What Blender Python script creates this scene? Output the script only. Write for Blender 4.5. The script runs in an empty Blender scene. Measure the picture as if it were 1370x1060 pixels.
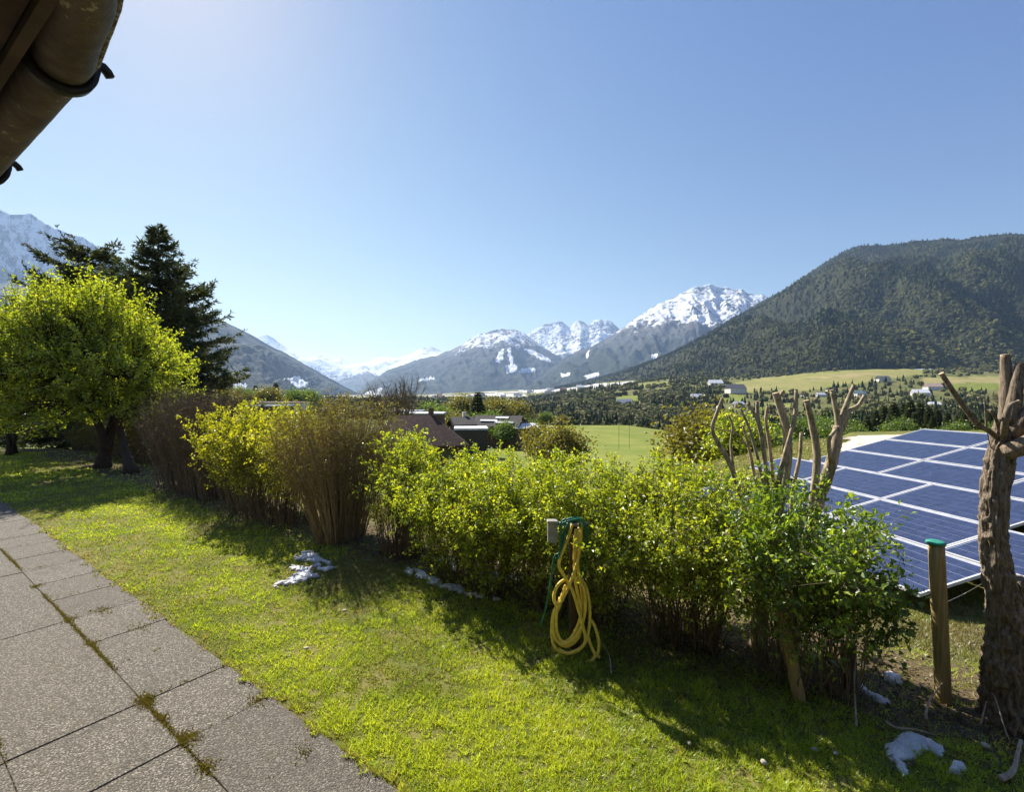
import bpy, math, random
import numpy as np
random.seed(7); rng = np.random.default_rng(7)
sc = bpy.context.scene
COL = sc.collection
rad = math.radians

# ------------------------------------------------------------------ camera, light, exposure
FPX, CX, HY, EYE = 620.0, 685.0, 530.0, 1.6       # focal length in photo pixels, centre, horizon, eye height
cam_d = bpy.data.cameras.new('camera'); cam = bpy.data.objects.new('camera', cam_d); COL.objects.link(cam)
cam.location = (0, 0, EYE); cam.rotation_euler = (rad(90), 0, 0)
cam_d.sensor_fit = 'HORIZONTAL'; cam_d.sensor_width = 36; cam_d.lens = 36*FPX/1370
cam_d.clip_start = 0.05; cam_d.clip_end = 60000
sc.camera = cam

SUN_AZ, SUN_EL = rad(-38), rad(42)                # azimuth measured from +Y towards +X
wd = bpy.data.worlds.new('World'); sc.world = wd; wd.use_nodes = True
wn = wd.node_tree; bg = wn.nodes['Background']
sky = wn.nodes.new('ShaderNodeTexSky'); sky.sky_type = 'NISHITA'; sky.sun_disc = False
sky.sun_elevation = SUN_EL; sky.sun_rotation = SUN_AZ; sky.altitude = 1200
sky.air_density = 1.0; sky.dust_density = 0.5; sky.ozone_density = 2.6
sep = wn.nodes.new('ShaderNodeSeparateColor'); com = wn.nodes.new('ShaderNodeCombineColor'); wn.links.new(sky.outputs[0], sep.inputs[0])
for ch, (gain, gam) in enumerate(((.66, 1.33), (.71, 1.11), (1.66, .5))):        # colour response of the whole sky, channel by channel
    pw = wn.nodes.new('ShaderNodeMath'); pw.operation = 'POWER'; pw.inputs[1].default_value = gam; mu = wn.nodes.new('ShaderNodeMath'); mu.operation = 'MULTIPLY'; mu.inputs[1].default_value = gain
    wn.links.new(sep.outputs[ch], pw.inputs[0]); wn.links.new(pw.outputs[0], mu.inputs[0]); wn.links.new(mu.outputs[0], com.inputs[ch])
wn.links.new(com.outputs[0], bg.inputs[0]); bg.inputs[1].default_value = 0.06
sl = bpy.data.lights.new('sun', 'SUN'); so = bpy.data.objects.new('sun', sl); COL.objects.link(so)
sl.energy = 5.0; sl.angle = rad(0.5); sl.color = (1.0, 0.93, 0.82)
so.rotation_euler = (rad(90)-SUN_EL, 0, math.pi-SUN_AZ); so.location = (-30, 40, 60)
sc.view_settings.view_transform = 'Standard'; sc.view_settings.look = 'None'
sc.view_settings.exposure = 1.38; sc.view_settings.gamma = 1.0; sc.view_settings.use_curve_mapping = False
cy = sc.cycles
cy.use_denoising = True
cy.max_bounces = 10; cy.diffuse_bounces = 6; cy.glossy_bounces = 3; cy.transmission_bounces = 8
cy.volume_bounces = 0; cy.transparent_max_bounces = 8; cy.sample_clamp_indirect = 6

# ------------------------------------------------------------------ numeric helpers
def P(x, y, d): return np.array(((x-CX)/FPX*d, d, EYE+(HY-y)/FPX*d))
def unit(a): return a/np.maximum(np.linalg.norm(a, axis=-1, keepdims=True), 1e-9)
def sstep(a, b, x): t = np.clip((x-a)/(b-a), 0, 1); return t*t*(3-2*t)
def _h(i, j, k, s):
    n = (i.astype(np.int64)*374761393 + j.astype(np.int64)*668265263 + k.astype(np.int64)*1274126177 + s*974711) & 0xffffffff
    n = ((n ^ (n >> 13))*1274126177) & 0xffffffff
    n = ((n ^ (n >> 16))*2246822519) & 0xffffffff
    return ((n ^ (n >> 15)) & 0xffffff)/float(0xffffff)
def vnoise(x, y, z=0.0, s=0):
    x, y, z = np.broadcast_arrays(np.asarray(x, float), np.asarray(y, float), np.asarray(z, float))
    i, j, k = np.floor(x), np.floor(y), np.floor(z)
    u, v, w = x-i, y-j, z-k
    u, v, w = u*u*u*(u*(u*6-15)+10), v*v*v*(v*(v*6-15)+10), w*w*w*(w*(w*6-15)+10)
    out = 0
    for a in (0, 1):
        for b in (0, 1):
            for c in (0, 1):
                out = out + _h(i+a, j+b, k+c, s)*(u if a else 1-u)*(v if b else 1-v)*(w if c else 1-w)
    return out
def fbm(x, y, z=0.0, o=4, s=0, ridge=False, gain=.5):
    t, a, n = 0, 1.0, 0
    for q in range(o):
        f = 2.03**q; v = vnoise(np.asarray(x)*f+q*17.3, np.asarray(y)*f-q*9.1, np.asarray(z)*f, s+q)
        if ridge: v = 1-np.abs(2*v-1)
        t = t+v*a; n += a; a *= gain
    return t/n
def spline(pts, n):
    p = np.asarray(pts, float)
    if len(p) == 2: return p[0]+(p[1]-p[0])*np.linspace(0, 1, n)[:, None]
    q = np.vstack([2*p[0]-p[1], p, 2*p[-1]-p[-2]])
    t = np.linspace(0, len(p)-1-1e-6, n); i = t.astype(int); f = (t-i)[:, None]
    a, b, c, d = q[i], q[i+1], q[i+2], q[i+3]
    return .5*(2*b+(c-a)*f+(2*a-5*b+4*c-d)*f*f+(3*b-a-3*c+d)*f**3)

# ------------------------------------------------------------------ mesh helpers
class MB:
    """collects vertices and faces; build() links them as one mesh object"""
    def __init__(s): s.V = []; s.F = []; s.T = []; s.n = 0
    def add(s, V, F, tint=None):
        V = np.asarray(V, float).reshape(-1, 3)
        for f in (F if isinstance(F, list) else [F]): s.F.append(np.asarray(f, np.int64)+s.n)
        s.V.append(V); s.T.append(np.full(len(V), .5) if tint is None else np.broadcast_to(tint, (len(V),)).astype(float)); s.n += len(V)
        return s
    def box(s, c, size, ax=None, bevel=0.0):
        h = np.asarray(size, float)/2; sg = np.array([(a, b, d) for a in (-1, 1) for b in (-1, 1) for d in (-1, 1)], float)
        A = np.eye(3) if ax is None else np.asarray(ax, float)
        if bevel <= 0:
            return s.add(np.asarray(c)+(sg*h) @ A, np.array([(0, 1, 3, 2), (4, 6, 7, 5), (0, 4, 5, 1), (2, 3, 7, 6), (0, 2, 6, 4), (1, 5, 7, 3)]))
        # chamfered upper edges: bottom ring, wall-top ring, inset top ring
        r = np.array([(-1, -1), (1, -1), (1, 1), (-1, 1)], float)
        V = [(x*h[0], y*h[1], -h[2]) for x, y in r]+[(x*h[0], y*h[1], h[2]-bevel) for x, y in r]+[(x*(h[0]-bevel), y*(h[1]-bevel), h[2]) for x, y in r]
        Fq = [(3, 2, 1, 0), (8, 9, 10, 11)]
        for k in range(4):
            m = (k+1) % 4; Fq += [(k, m, 4+m, 4+k), (4+k, 4+m, 8+m, 8+k)]
        return s.add(np.asarray(c)+np.array(V) @ A, np.array(Fq))
    def tube(s, pts, r, n=8, caps=True, tint=None, disp=None):
        p = np.asarray(pts, float); m = len(p); r = np.broadcast_to(np.asarray(r, float), (m,))
        t = unit(np.gradient(p, axis=0)); a = np.array((0, 0, 1.)) if abs(t[0, 2]) < .9 else np.array((1., 0, 0))
        N = np.zeros((m, 3)); v = unit(np.cross(t[0], a)); N[0] = v
        for i in range(1, m):
            v = v-t[i]*np.dot(v, t[i]); v = v/max(np.linalg.norm(v), 1e-9); N[i] = v
        B = np.cross(t, N); th = np.linspace(0, 2*math.pi, n, endpoint=False)
        R = np.repeat(r[:, None], n, 1)
        if disp is not None:
            L = np.concatenate([[0], np.cumsum(np.linalg.norm(np.diff(p, axis=0), axis=1))])
            R = R*disp(np.cos(th)[None, :]*r[:, None], np.sin(th)[None, :]*r[:, None], L[:, None]+0*th[None, :])
        V = p[:, None]+N[:, None]*(np.cos(th)[None, :]*R)[..., None]+B[:, None]*(np.sin(th)[None, :]*R)[..., None]
        i = np.arange(m-1)[:, None]*n; j = np.arange(n)[None, :]; k = (j+1) % n
        Fq = np.stack([i+j, i+k, i+n+k, i+n+j], -1).reshape(-1, 4)
        if not caps: return s.add(V.reshape(-1, 3), Fq, tint)
        V = np.vstack([V.reshape(-1, 3), p[0], p[-1]+t[-1]*r[-1]*.15]); jj = np.arange(n); kk = (jj+1) % n
        return s.add(V, [Fq, np.stack([kk, jj, np.full(n, m*n)], -1), np.stack([(m-1)*n+jj, (m-1)*n+kk, np.full(n, m*n+1)], -1)], tint)
    def sticks(s, A, B, ra, rb, tint=None):
        """many three-sided twigs at once"""
        A = np.asarray(A, float); B = np.asarray(B, float); k = len(A)
        if k == 0: return s
        d = unit(B-A); a = np.where(np.abs(d[:, 2:3]) < .9, np.array([[0, 0, 1.]]), np.array([[1., 0, 0]])); u = unit(np.cross(d, a)); w = np.cross(d, u)
        ra = np.broadcast_to(ra, (k,))[:, None]; rb = np.broadcast_to(rb, (k,))[:, None]
        V = []
        for O, R in ((A, ra), (B, rb)):
            for q in range(3):
                V.append(O+(u*math.cos(q*2.0944)+w*math.sin(q*2.0944))*R)
        V = np.stack(V, 1); o = np.arange(k)[:, None]*6
        F = np.concatenate([o+np.array([[0, 1, 4, 3]]), o+np.array([[1, 2, 5, 4]]), o+np.array([[2, 0, 3, 5]])])
        return s.add(V.reshape(-1, 3), F, None if tint is None else np.repeat(np.broadcast_to(tint, (k,)), 6))
    def leaves(s, p, d, nrm, L, W, tint, fold=.25, at=.45):
        p = np.asarray(p, float); k = len(p)
        if k == 0: return s
        d = unit(d); side = unit(np.cross(d, nrm)); n2 = np.cross(side, d)
        L = np.broadcast_to(L, (k,))[:, None]; W = np.broadcast_to(W, (k,))[:, None]
        m = p+d*L*at; up = n2*W*fold
        V = np.stack([p, m+side*W*.5+up, p+d*L-up*.6, m-side*W*.5+up], 1)
        o = np.arange(k)[:, None]*4
        F = np.concatenate([o+np.array([[0, 1, 2]]), o+np.array([[0, 2, 3]])])
        return s.add(V.reshape(-1, 3), F, np.repeat(np.broadcast_to(tint, (k,)), 4))
    def build(s, name, m, parent=None, smooth=False, stuff=False, loc=None):
        V = np.concatenate(s.V) if s.V else np.zeros((0, 3))
        if parent is not None:                      # vertices are given in world space
            loc = np.zeros(3); q = parent
            while q is not None: loc = loc+np.array(q.location); q = q.parent
        if loc is not None: V = V-np.asarray(loc, float)
        o = mesh_obj(name, V, s.F, m, parent, smooth, {'tint': np.concatenate(s.T)} if s.T else None)
        if loc is not None and parent is None: o.location = loc
        if stuff: o['kind'] = 'stuff'
        return o
def mesh_obj(name, V, Fs, m, parent=None, smooth=False, attrs=None):
    me = bpy.data.meshes.new(name); V = np.ascontiguousarray(V, np.float32)
    me.vertices.add(len(V)); me.vertices.foreach_set('co', V.ravel())
    idx = np.concatenate([f.ravel() for f in Fs]).astype(np.int32); tot = np.concatenate([np.full(len(f), f.shape[1]) for f in Fs]).astype(np.int32)
    st = np.concatenate([[0], np.cumsum(tot)[:-1]]).astype(np.int32)
    me.loops.add(len(idx)); me.loops.foreach_set('vertex_index', idx)
    me.polygons.add(len(tot)); me.polygons.foreach_set('loop_start', st); me.polygons.foreach_set('loop_total', tot)
    me.polygons.foreach_set('use_smooth', np.full(len(tot), bool(smooth)))
    for k, a in (attrs or {}).items():
        at = me.attributes.new(k, 'FLOAT', 'POINT'); at.data.foreach_set('value', np.ascontiguousarray(a, np.float32))
    me.update(calc_edges=True)
    if m is not None: me.materials.append(m)
    o = bpy.data.objects.new(name, me); COL.objects.link(o)
    if parent is not None: o.parent = parent
    return o
def tag(o, label=None, cat=None, group=None, kind=None):
    for k, v in (('label', label), ('category', cat), ('group', group), ('kind', kind)):
        if v: o[k] = v
    return o
def thing(name, label, cat, loc=(0, 0, 0), rz=0, group=None):
    o = bpy.data.objects.new(name, None); COL.objects.link(o); o.empty_display_size = .1
    o.location = tuple(float(q) for q in loc); o.rotation_euler = (0, 0, rz)
    return tag(o, label, cat, group)
def dup(root, loc=None, rz=None, scale=None, label=None):
    r = root.copy(); COL.objects.link(r)
    for ch in [c for c in ALLKIDS(root)]:
        c = ch.copy(); COL.objects.link(c); c.parent = r
        for g in ALLKIDS(ch):
            q = g.copy(); COL.objects.link(q); q.parent = c
    if loc is not None: r.location = tuple(float(q) for q in loc)
    if rz is not None: r.rotation_euler = (0, 0, rz)
    if scale is not None: r.scale = scale
    if label: r['label'] = label
    return r
def ALLKIDS(o): return list(o.children)

# ------------------------------------------------------------------ material helpers
class NT:
    def __init__(s, name):
        s.m = bpy.data.materials.new(name); s.m.use_nodes = True; s.t = s.m.node_tree; s.t.nodes.clear()
        s.out = s.t.nodes.new('ShaderNodeOutputMaterial')
    def n(s, typ, **kw):
        nd = s.t.nodes.new('ShaderNode'+typ)
        for k, v in kw.items():
            if k == 'inp':
                for a, b in v.items(): s.set(nd, a, b)
            else: setattr(nd, k, v)
        return nd
    def set(s, nd, key, v):
        i = nd.inputs[key]
        if isinstance(v, bpy.types.NodeSocket): s.t.links.new(v, i)
        elif isinstance(v, bpy.types.Node): s.t.links.new(v.outputs[0], i)
        else: i.default_value = (tuple(v)+(1.0,) if (hasattr(v, '__len__') and len(v) == 3 and i.type == 'RGBA') else v)
    def attr(s, name, inst=False): return s.n('Attribute', attribute_name=name, attribute_type='INSTANCER' if inst else 'GEOMETRY').outputs['Fac']
    def pos(s): return s.n('NewGeometry').outputs['Position']
    def mapping(s, v, scale): return s.n('Mapping', inp={'Vector': v, 'Scale': scale}).outputs[0]
    def noise(s, v, scale, detail=4, rough=.55): return s.n('TexNoise', inp={'Vector': v, 'Scale': scale, 'Detail': detail, 'Roughness': rough}).outputs['Fac']
    def vor(s, v, scale, feature='F1', out='Distance'):
        return s.n('TexVoronoi', feature=feature, inp={'Vector': v, 'Scale': scale}).outputs[out]
    def math(s, op, a, b=0.0, c=0.0, clamp=False):
        nd = s.n('Math', operation=op, use_clamp=clamp)
        for i, v in enumerate((a, b, c)): s.set(nd, i, v)
        return nd.outputs[0]
    def mr(s, v, a, b, c=0.0, d=1.0): return s.n('MapRange', interpolation_type='SMOOTHSTEP', inp={0: v, 1: a, 2: b, 3: c, 4: d}).outputs[0]
    def mix(s, f, a, b, blend='MIX'):
        nd = s.n('Mix', data_type='RGBA', blend_type=blend); s.set(nd, 0, f); s.set(nd, 6, a); s.set(nd, 7, b); return nd.outputs[2]
    def ramp(s, f, stops):
        nd = s.n('ValToRGB'); s.set(nd, 0, f); e = nd.color_ramp.elements
        while len(e) < len(stops): e.new(.5)
        for q, (p, c) in zip(e, stops): q.position = p; q.color = tuple(c)+(1,)
        return nd.outputs[0]
    def bump(s, h, strength=.5, dist=.01, normal=None):
        nd = s.n('Bump', inp={'Height': h, 'Strength': strength, 'Distance': dist})
        if normal is not None: s.set(nd, 'Normal', normal)
        return nd.outputs[0]
    def bsdf(s, color, rough=.8, normal=None, metal=0.0, spec=.3, **kw):
        b = s.n('BsdfPrincipled'); s.set(b, 'Base Color', color); s.set(b, 'Roughness', rough); s.set(b, 'Metallic', metal); s.set(b, 'Specular IOR Level', spec)
        if normal is not None: s.set(b, 'Normal', normal)
        for k, v in kw.items(): s.set(b, k.replace('_', ' '), v)
        return b.outputs[0]
    def done(s, sh): s.t.links.new(sh, s.out.inputs[0]); return s.m

def m_leaf(name, stops, trans=1.7, tw=.5, gloss=.06, inst=False):
    t = NT(name); c = t.ramp(t.attr('tint', inst), stops)
    tc = t.mix(1.0, c, (trans, trans*.98, trans*.45), 'MULTIPLY')
    d = t.n('BsdfDiffuse', inp={'Color': c}).outputs[0]; r = t.n('BsdfTranslucent', inp={'Color': tc}).outputs[0]
    mx = t.n('MixShader', inp={0: tw, 1: d, 2: r}).outputs[0]
    g = t.n('BsdfGlossy', inp={'Color': (.9, .95, .9), 'Roughness': .45}).outputs[0]
    return t.done(t.n('MixShader', inp={0: gloss, 1: mx, 2: g}).outputs[0])
def m_plain(name, col, rough=.7, var=.25, scale=8.0, metal=0.0, bump=.0, spec=.3):
    t = NT(name); tc = t.n('TexCoord').outputs['Object']; nz = t.noise(tc, scale, 5)
    c = t.mix(t.mr(nz, .3, .7), tuple(q*(1-var) for q in col), tuple(min(1, q*(1+var)) for q in col))
    return t.done(t.bsdf(c, rough, t.bump(nz, bump, .01) if bump else None, metal, spec))
def m_bark(name, dark, light, sx=(60, 60, 9), bump=.8, dist=.006, moss=None):
    t = NT(name); p = t.pos(); w = t.mapping(p, (1, 1, 1))
    nz = t.noise(t.mapping(p, sx), 1.0, 6, .62); v = t.noise(t.mapping(p, tuple(q*3 for q in sx)), 1.0, 4)
    h = t.math('ADD', nz, t.math('MULTIPLY', v, .35))
    c = t.mix(t.mr(h, .45, .85), dark, light)
    c = t.mix(t.math('MULTIPLY', t.attr('tint'), .35), c, (light[0]*1.2, light[1]*1.15, light[2]*1.05))
    if moss: c = t.mix(t.mr(t.noise(p, 14, 4), .52, .68, 0, .7), c, moss)
    return t.done(t.bsdf(c, .9, t.bump(h, bump, dist), 0, .15))
M = {}
YG = [(0, (.16, .10, .04)), (.05, (.085, .125, .012)), (.35, (.20, .26, .018)), (.75, (.34, .385, .024)), (1, (.47, .48, .035))]
M['leaf_yellow'] = m_leaf('young_yellow_leaf', [(0, (.13, .15, .010)), (.5, (.25, .26, .013)), (1, (.36, .34, .022))], 1.75, .55)
M['leaf_green'] = m_leaf('fresh_green_leaf', YG, 1.6, .55)
M['leaf_fresh'] = m_leaf('soft_green_leaf', [(0, (.05, .10, .012)), (.4, (.13, .21, .018)), (.8, (.23, .31, .024)), (1, (.33, .39, .03))], 1.6, .52)
M['leaf_deep'] = m_leaf('deep_green_leaf', [(0, (.035, .075, .010)), (.5, (.075, .125, .014)), (1, (.15, .20, .02))], 1.7, .5)
M['leaf_olive'] = m_leaf('olive_bud_leaf', [(0, (.10, .085, .02)), (.6, (.19, .17, .022)), (1, (.28, .26, .03))], 1.3, .45)
M['needle'] = m_leaf('conifer_needle', [(0, (.035, .052, .026)), (.6, (.075, .098, .04)), (1, (.17, .16, .06))], 1.0, .3, .04)
M['grass'] = m_leaf('grass_blade', [(0, (.15, .115, .05)), (.14, (.30, .245, .095)), (.26, (.13, .17, .014)), (.6, (.26, .345, .02)), (1, (.42, .475, .04))], 1.6, .5, .04)
M['drygrass'] = m_leaf('dry_grass_blade', [(0, (.13, .10, .045)), (.4, (.20, .165, .06)), (.7, (.14, .15, .03)), (1, (.19, .19, .03))], 1.4, .4, .04)
M['twig'] = m_bark('brown_twig', (.06, .044, .028), (.18, .135, .088), (30, 30, 10), .4, .002)
M['twig_tan'] = m_bark('tan_twig', (.16, .11, .06), (.37, .275, .16), (30, 30, 10), .4, .002)
M['bark_dark'] = m_bark('dark_bark', (.018, .013, .010), (.07, .052, .038), (30, 30, 8), .9, .01)
M['bark_big'] = m_bark('furrowed_bark', (.045, .034, .025), (.25, .20, .15), (80, 80, 16), 1.0, .009)
M['bark_cut'] = m_bark('smooth_pollard_bark', (.13, .10, .065), (.44, .36, .25), (70, 70, 14), .7, .003, (.11, .10, .025))
M['timber'] = m_bark('weathered_timber', (.16, .115, .05), (.36, .265, .12), (90, 90, 4), .5, .002)
M['timber_dark'] = m_bark('dark_timber', (.035, .026, .016), (.085, .062, .038), (90, 90, 4), .5, .002)

# ------------------------------------------------------------------ terrain
PU = np.array((-.816, .578)); PV = np.array((.578, .816))      # along the garden path / across it
def uv_of(X, Y): return X*PU[0]+Y*PU[1], X*PV[0]+Y*PV[1]
def xy_of(u, v): return u*PU[0]+v*PV[0], u*PU[1]+v*PV[1]
KN = {
 -300: [(30, 600), (60, 580), (100, 565), (400, 545), (1000, 537), (2000, 532), (15000, 531)],
 0:    [(30, 600), (60, 580), (100, 565), (400, 545), (1000, 537), (2000, 531), (15000, 531)],
 300:  [(30, 612), (60, 592), (110, 572), (200, 556), (400, 546), (700, 538), (1000, 530), (1500, 529), (3000, 529), (15000, 530.3)],
 450:  [(30, 635), (60, 605), (110, 575), (250, 556), (600, 543), (1500, 533), (3000, 530), (6000, 528.5), (15000, 530)],
 560:  [(30, 650), (45, 627), (60, 611), (120, 580), (250, 560), (600, 545), (1500, 533), (3000, 529), (6000, 528), (15000, 529.7)],
 700:  [(30, 652), (60, 614), (120, 588), (250, 568), (500, 555), (1000, 541), (2000, 530), (3500, 523), (6000, 522), (15000, 528)],
 830:  [(30, 660), (80, 606), (150, 582), (215, 568), (250, 575), (310, 583), (450, 565), (600, 545), (900, 524), (1300, 514), (2000, 510), (4000, 515), (15000, 526)],
 920:  [(30, 662), (80, 604), (150, 586), (205, 577), (240, 583), (310, 590), (450, 568), (600, 548), (850, 524), (1200, 508), (1600, 503), (4000, 516), (15000, 526)],
 1000: [(30, 655), (60, 620), (130, 592), (220, 586), (320, 580), (450, 562), (600, 542), (800, 524), (1000, 512), (1200, 507), (1700, 505), (4000, 516), (15000, 526)],
 1140: [(26, 578), (34, 590), (60, 612), (120, 600), (220, 580), (330, 567), (480, 552), (650, 536), (820, 520), (1000, 504), (1200, 495), (1700, 500), (4000, 516), (15000, 526)],
 1250: [(26, 576), (34, 588), (60, 606), (120, 594), (220, 577), (330, 564), (480, 549), (620, 536), (800, 520), (980, 505), (1200, 494), (1700, 500), (4000, 516), (15000, 526)],
 1370: [(26, 576), (34, 588), (60, 600), (120, 588), (220, 574), (330, 562), (480, 548), (620, 537), (800, 522), (980, 508), (1200, 500), (1700, 505), (4000, 516), (15000, 526)],
 1700: [(26, 576), (34, 588), (60, 600), (120, 588), (220, 574), (330, 562), (480, 548), (620, 537), (800, 522), (980, 508), (1200, 500), (1700, 505), (4000, 516), (15000, 526)],
}
_kx = np.array(sorted(KN)); _lg = np.linspace(math.log(20), math.log(16000), 240)
_kz = np.array([np.interp(_lg, np.log([k[0] for k in KN[x]]), [EYE+(HY-k[1])/FPX*k[0] for k in KN[x]]) for x in _kx])
def z_near(X, Y):
    u, v = uv_of(X, Y); w = np.maximum(v-3.5, 0)
    s = -.25*w*sstep(0, 1.2, w)
    c = .993*X+.12*Y
    arr = np.minimum(-.92+.2*(c-5.06), .28)
    k = sstep(4.2, 5.6, c-.25*np.maximum(0, Y-6)*0)*sstep(3.5, 5.0, v)
    # the slope with the solar panels rises to the right of the hedge
    blend = np.maximum(s, arr)
    return s*(1-k)+blend*k+.012*(vnoise(X*1.3, Y*1.3, 0, 5)-.5)*sstep(1.3, 2.0, v)
def terrain_z(X, Y):
    X = np.asarray(X, float); Y = np.asarray(Y, float); r = np.hypot(X, Y)
    d = np.maximum(Y, .3*r+1e-6); xp = np.clip(CX+FPX*X/d, -300, 1699.9)
    fi = np.interp(xp, _kx, np.arange(len(_kx))); i = np.minimum(fi.astype(int), len(_kx)-2); f = fi-i; f = f*f*(3-2*f)*.5+f*.5
    g = np.clip((np.log(np.maximum(d, 20))-_lg[0])/(_lg[1]-_lg[0]), 0, len(_lg)-1.001); j = g.astype(int); h = g-j
    za = _kz[i, j]*(1-h)+_kz[i, j+1]*h; zb = _kz[i+1, j]*(1-h)+_kz[i+1, j+1]*h
    zf = za*(1-f)+zb*f
    zf = zf+(fbm(X/60, Y/60, 0, 3, 11)-.5)*np.clip(d*.006, 0, 9)*sstep(30, 120, d)
    k = sstep(13, 27, d)
    return z_near(X, Y)*(1-k)+zf*k
def TZ(x, d):                       # ground point under photo column x at depth d
    X = (x-CX)/FPX*d; return np.array((X, d, float(terrain_z(X, d))))

# land cover as vertex data: 0 scrub and woodland floor, 1 meadow, 2 dry field, 3 pale bare or snowy ground
FIELDS = [  # photo outline, cover
 ([(983, 513), (1010, 507), (1100, 498), (1195, 492), (1240, 491), (1235, 500), (1160, 512), (1060, 526), (1000, 526)], 1.55),
 ([(1228, 506), (1370, 501), (1500, 499), (1500, 512), (1370, 516), (1300, 512), (1240, 517)], 1.75),
 ([(1240, 514), (1370, 513), (1370, 520), (1280, 523)], 1.1),
 ([(818, 533), (835, 529), (858, 529), (856, 541), (828, 545)], 1.0),
 ([(972, 529), (999, 529), (999, 538), (968, 538)], 1.0),
 ([(846, 515), (893, 510), (893, 515), (856, 519)], 1.4),
 ([(690, 521), (760, 516), (850, 510), (850, 514), (780, 521), (700, 527)], 2.4),
 ([(1270, 545), (1370, 541), (1370, 552), (1280, 554)], 1.5),
 ([(1020, 541), (1060, 540), (1060, 546), (1020, 547)], 1.35),
 ([(1085, 505), (1180, 497), (1180, 501), (1090, 511)], 1.85),
]
def inpoly(poly, x, y):
    x = np.asarray(x); y = np.asarray(y); r = np.zeros(x.shape, bool); n = len(poly)
    for i in range(n):
        (x1, y1), (x2, y2) = poly[i], poly[(i+1) % n]
        if y1 == y2: continue
        r ^= ((y1 > y) != (y2 > y)) & (x < (x2-x1)*(y-y1)/(y2-y1)+x1)
    return r
def cover_of(X, Y, Z):
    d = np.maximum(Y, 1e-3); x = CX+FPX*X/d; y = HY-(Z-EYE)*FPX/d
    c = np.where(Y > 26, .35, 0.0)+.0*X
    far = (Y > 26)
    mead = far & (x > 640) & (x < 965) & (Y > 50) & (Y < 240)
    c = np.where(mead, 1.0, c)
    c = np.where(far & (x < 640) & (Y < 240), .8, c)
    jx = x+(vnoise(X/25, Y/25, 0, 3)-.5)*8; jy = y+(vnoise(X/25, Y/25, 0, 4)-.5)*2.0
    for poly, v in FIELDS: c = np.where((Y > 300) & inpoly(poly, jx, jy), v, c)
    c = np.where((Y > 1500) & (x > 380) & (x < 800) & (np.abs(x) > 0), np.maximum(c, .5+1.9*(vnoise(X/160, Y/420, 0, 9) > .56)), c)
    return c
def build_ground():
    a1 = np.arange(-56, 56.01, .16); a0 = np.concatenate([np.arange(-180, -56, 3.), a1, np.arange(58, 180, 3.)]); az = np.radians(a0)
    rr = np.concatenate([[.02], np.geomspace(.3, 30, 110), np.geomspace(30, 2200, 250)[1:], np.geomspace(2200, 15500, 40)[1:]])
    A, R = np.meshgrid(az, rr); X = R*np.sin(A); Y = R*np.cos(A); Z = terrain_z(X, Y)
    m, n = A.shape; i = np.arange(m-1)[:, None]*n; j = np.arange(n)[None, :]; k = (j+1) % n
    F = np.stack([i+j, i+n+j, i+n+k, i+k], -1).reshape(-1, 4)[:, ::-1]
    t = NT('ground'); p = t.pos(); cv = t.attr('cover'); ns = t.attr('nearsoil')
    fine = t.noise(p, 60, 5, .65); big = t.noise(p, .02, 4); mid = t.noise(p, 2.5, 4)
    soil = t.mix(t.mr(fine, .3, .7), (.045, .033, .02), (.16, .12, .07))
    turf = t.mix(t.mr(mid, .35, .65), (.09, .11, .02), (.17, .155, .05))
    near = t.mix(ns, turf, soil)
    scrub = t.mix(t.mr(big, .35, .65), (.075, .085, .026), (.13, .125, .045))
    scrub = t.mix(t.mr(t.noise(p, .35, 4), .4, .7, 0, .6), scrub, (.15, .15, .045))
    mead = t.mix(t.mr(t.noise(p, .09, 5), .35, .65), (.12, .155, .024), (.18, .195, .042))
    dry = t.mix(t.mr(t.noise(p, .03, 5), .35, .65), (.20, .19, .07), (.30, .24, .11))
    bare = t.mix(t.mr(t.noise(p, .05, 5), .4, .6), (.28, .27, .22), (.55, .56, .58))
    far = t.mix(t.mr(cv, .5, .9), scrub, mead); far = t.mix(t.mr(cv, 1.1, 1.9), far, dry); far = t.mix(t.mr(cv, 2.0, 2.4), far, bare)
    c = t.mix(t.mr(t.attr('farness'), 0, 1), near, far)
    o = mesh_obj('ground', np.stack([X, Y, Z], -1).reshape(-1, 3), [F], t.done(t.bsdf(c, .95, t.bump(fine, .6, .012), 0, .1)), None, True,
                 {'cover': cover_of(X, Y, Z).ravel(), 'farness': sstep(20, 30, Y).ravel(),
                  'nearsoil': (sstep(2.75, 3.05, uv_of(X, Y)[1]+.25*(vnoise(X*3, Y*3, 0, 2)-.5))*sstep(4.3, 3.6, uv_of(X, Y)[1])+(uv_of(X, Y)[1] < 1.27)*.9).clip(0, 1).ravel()})
    tag(o, kind='structure')
build_ground()

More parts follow.
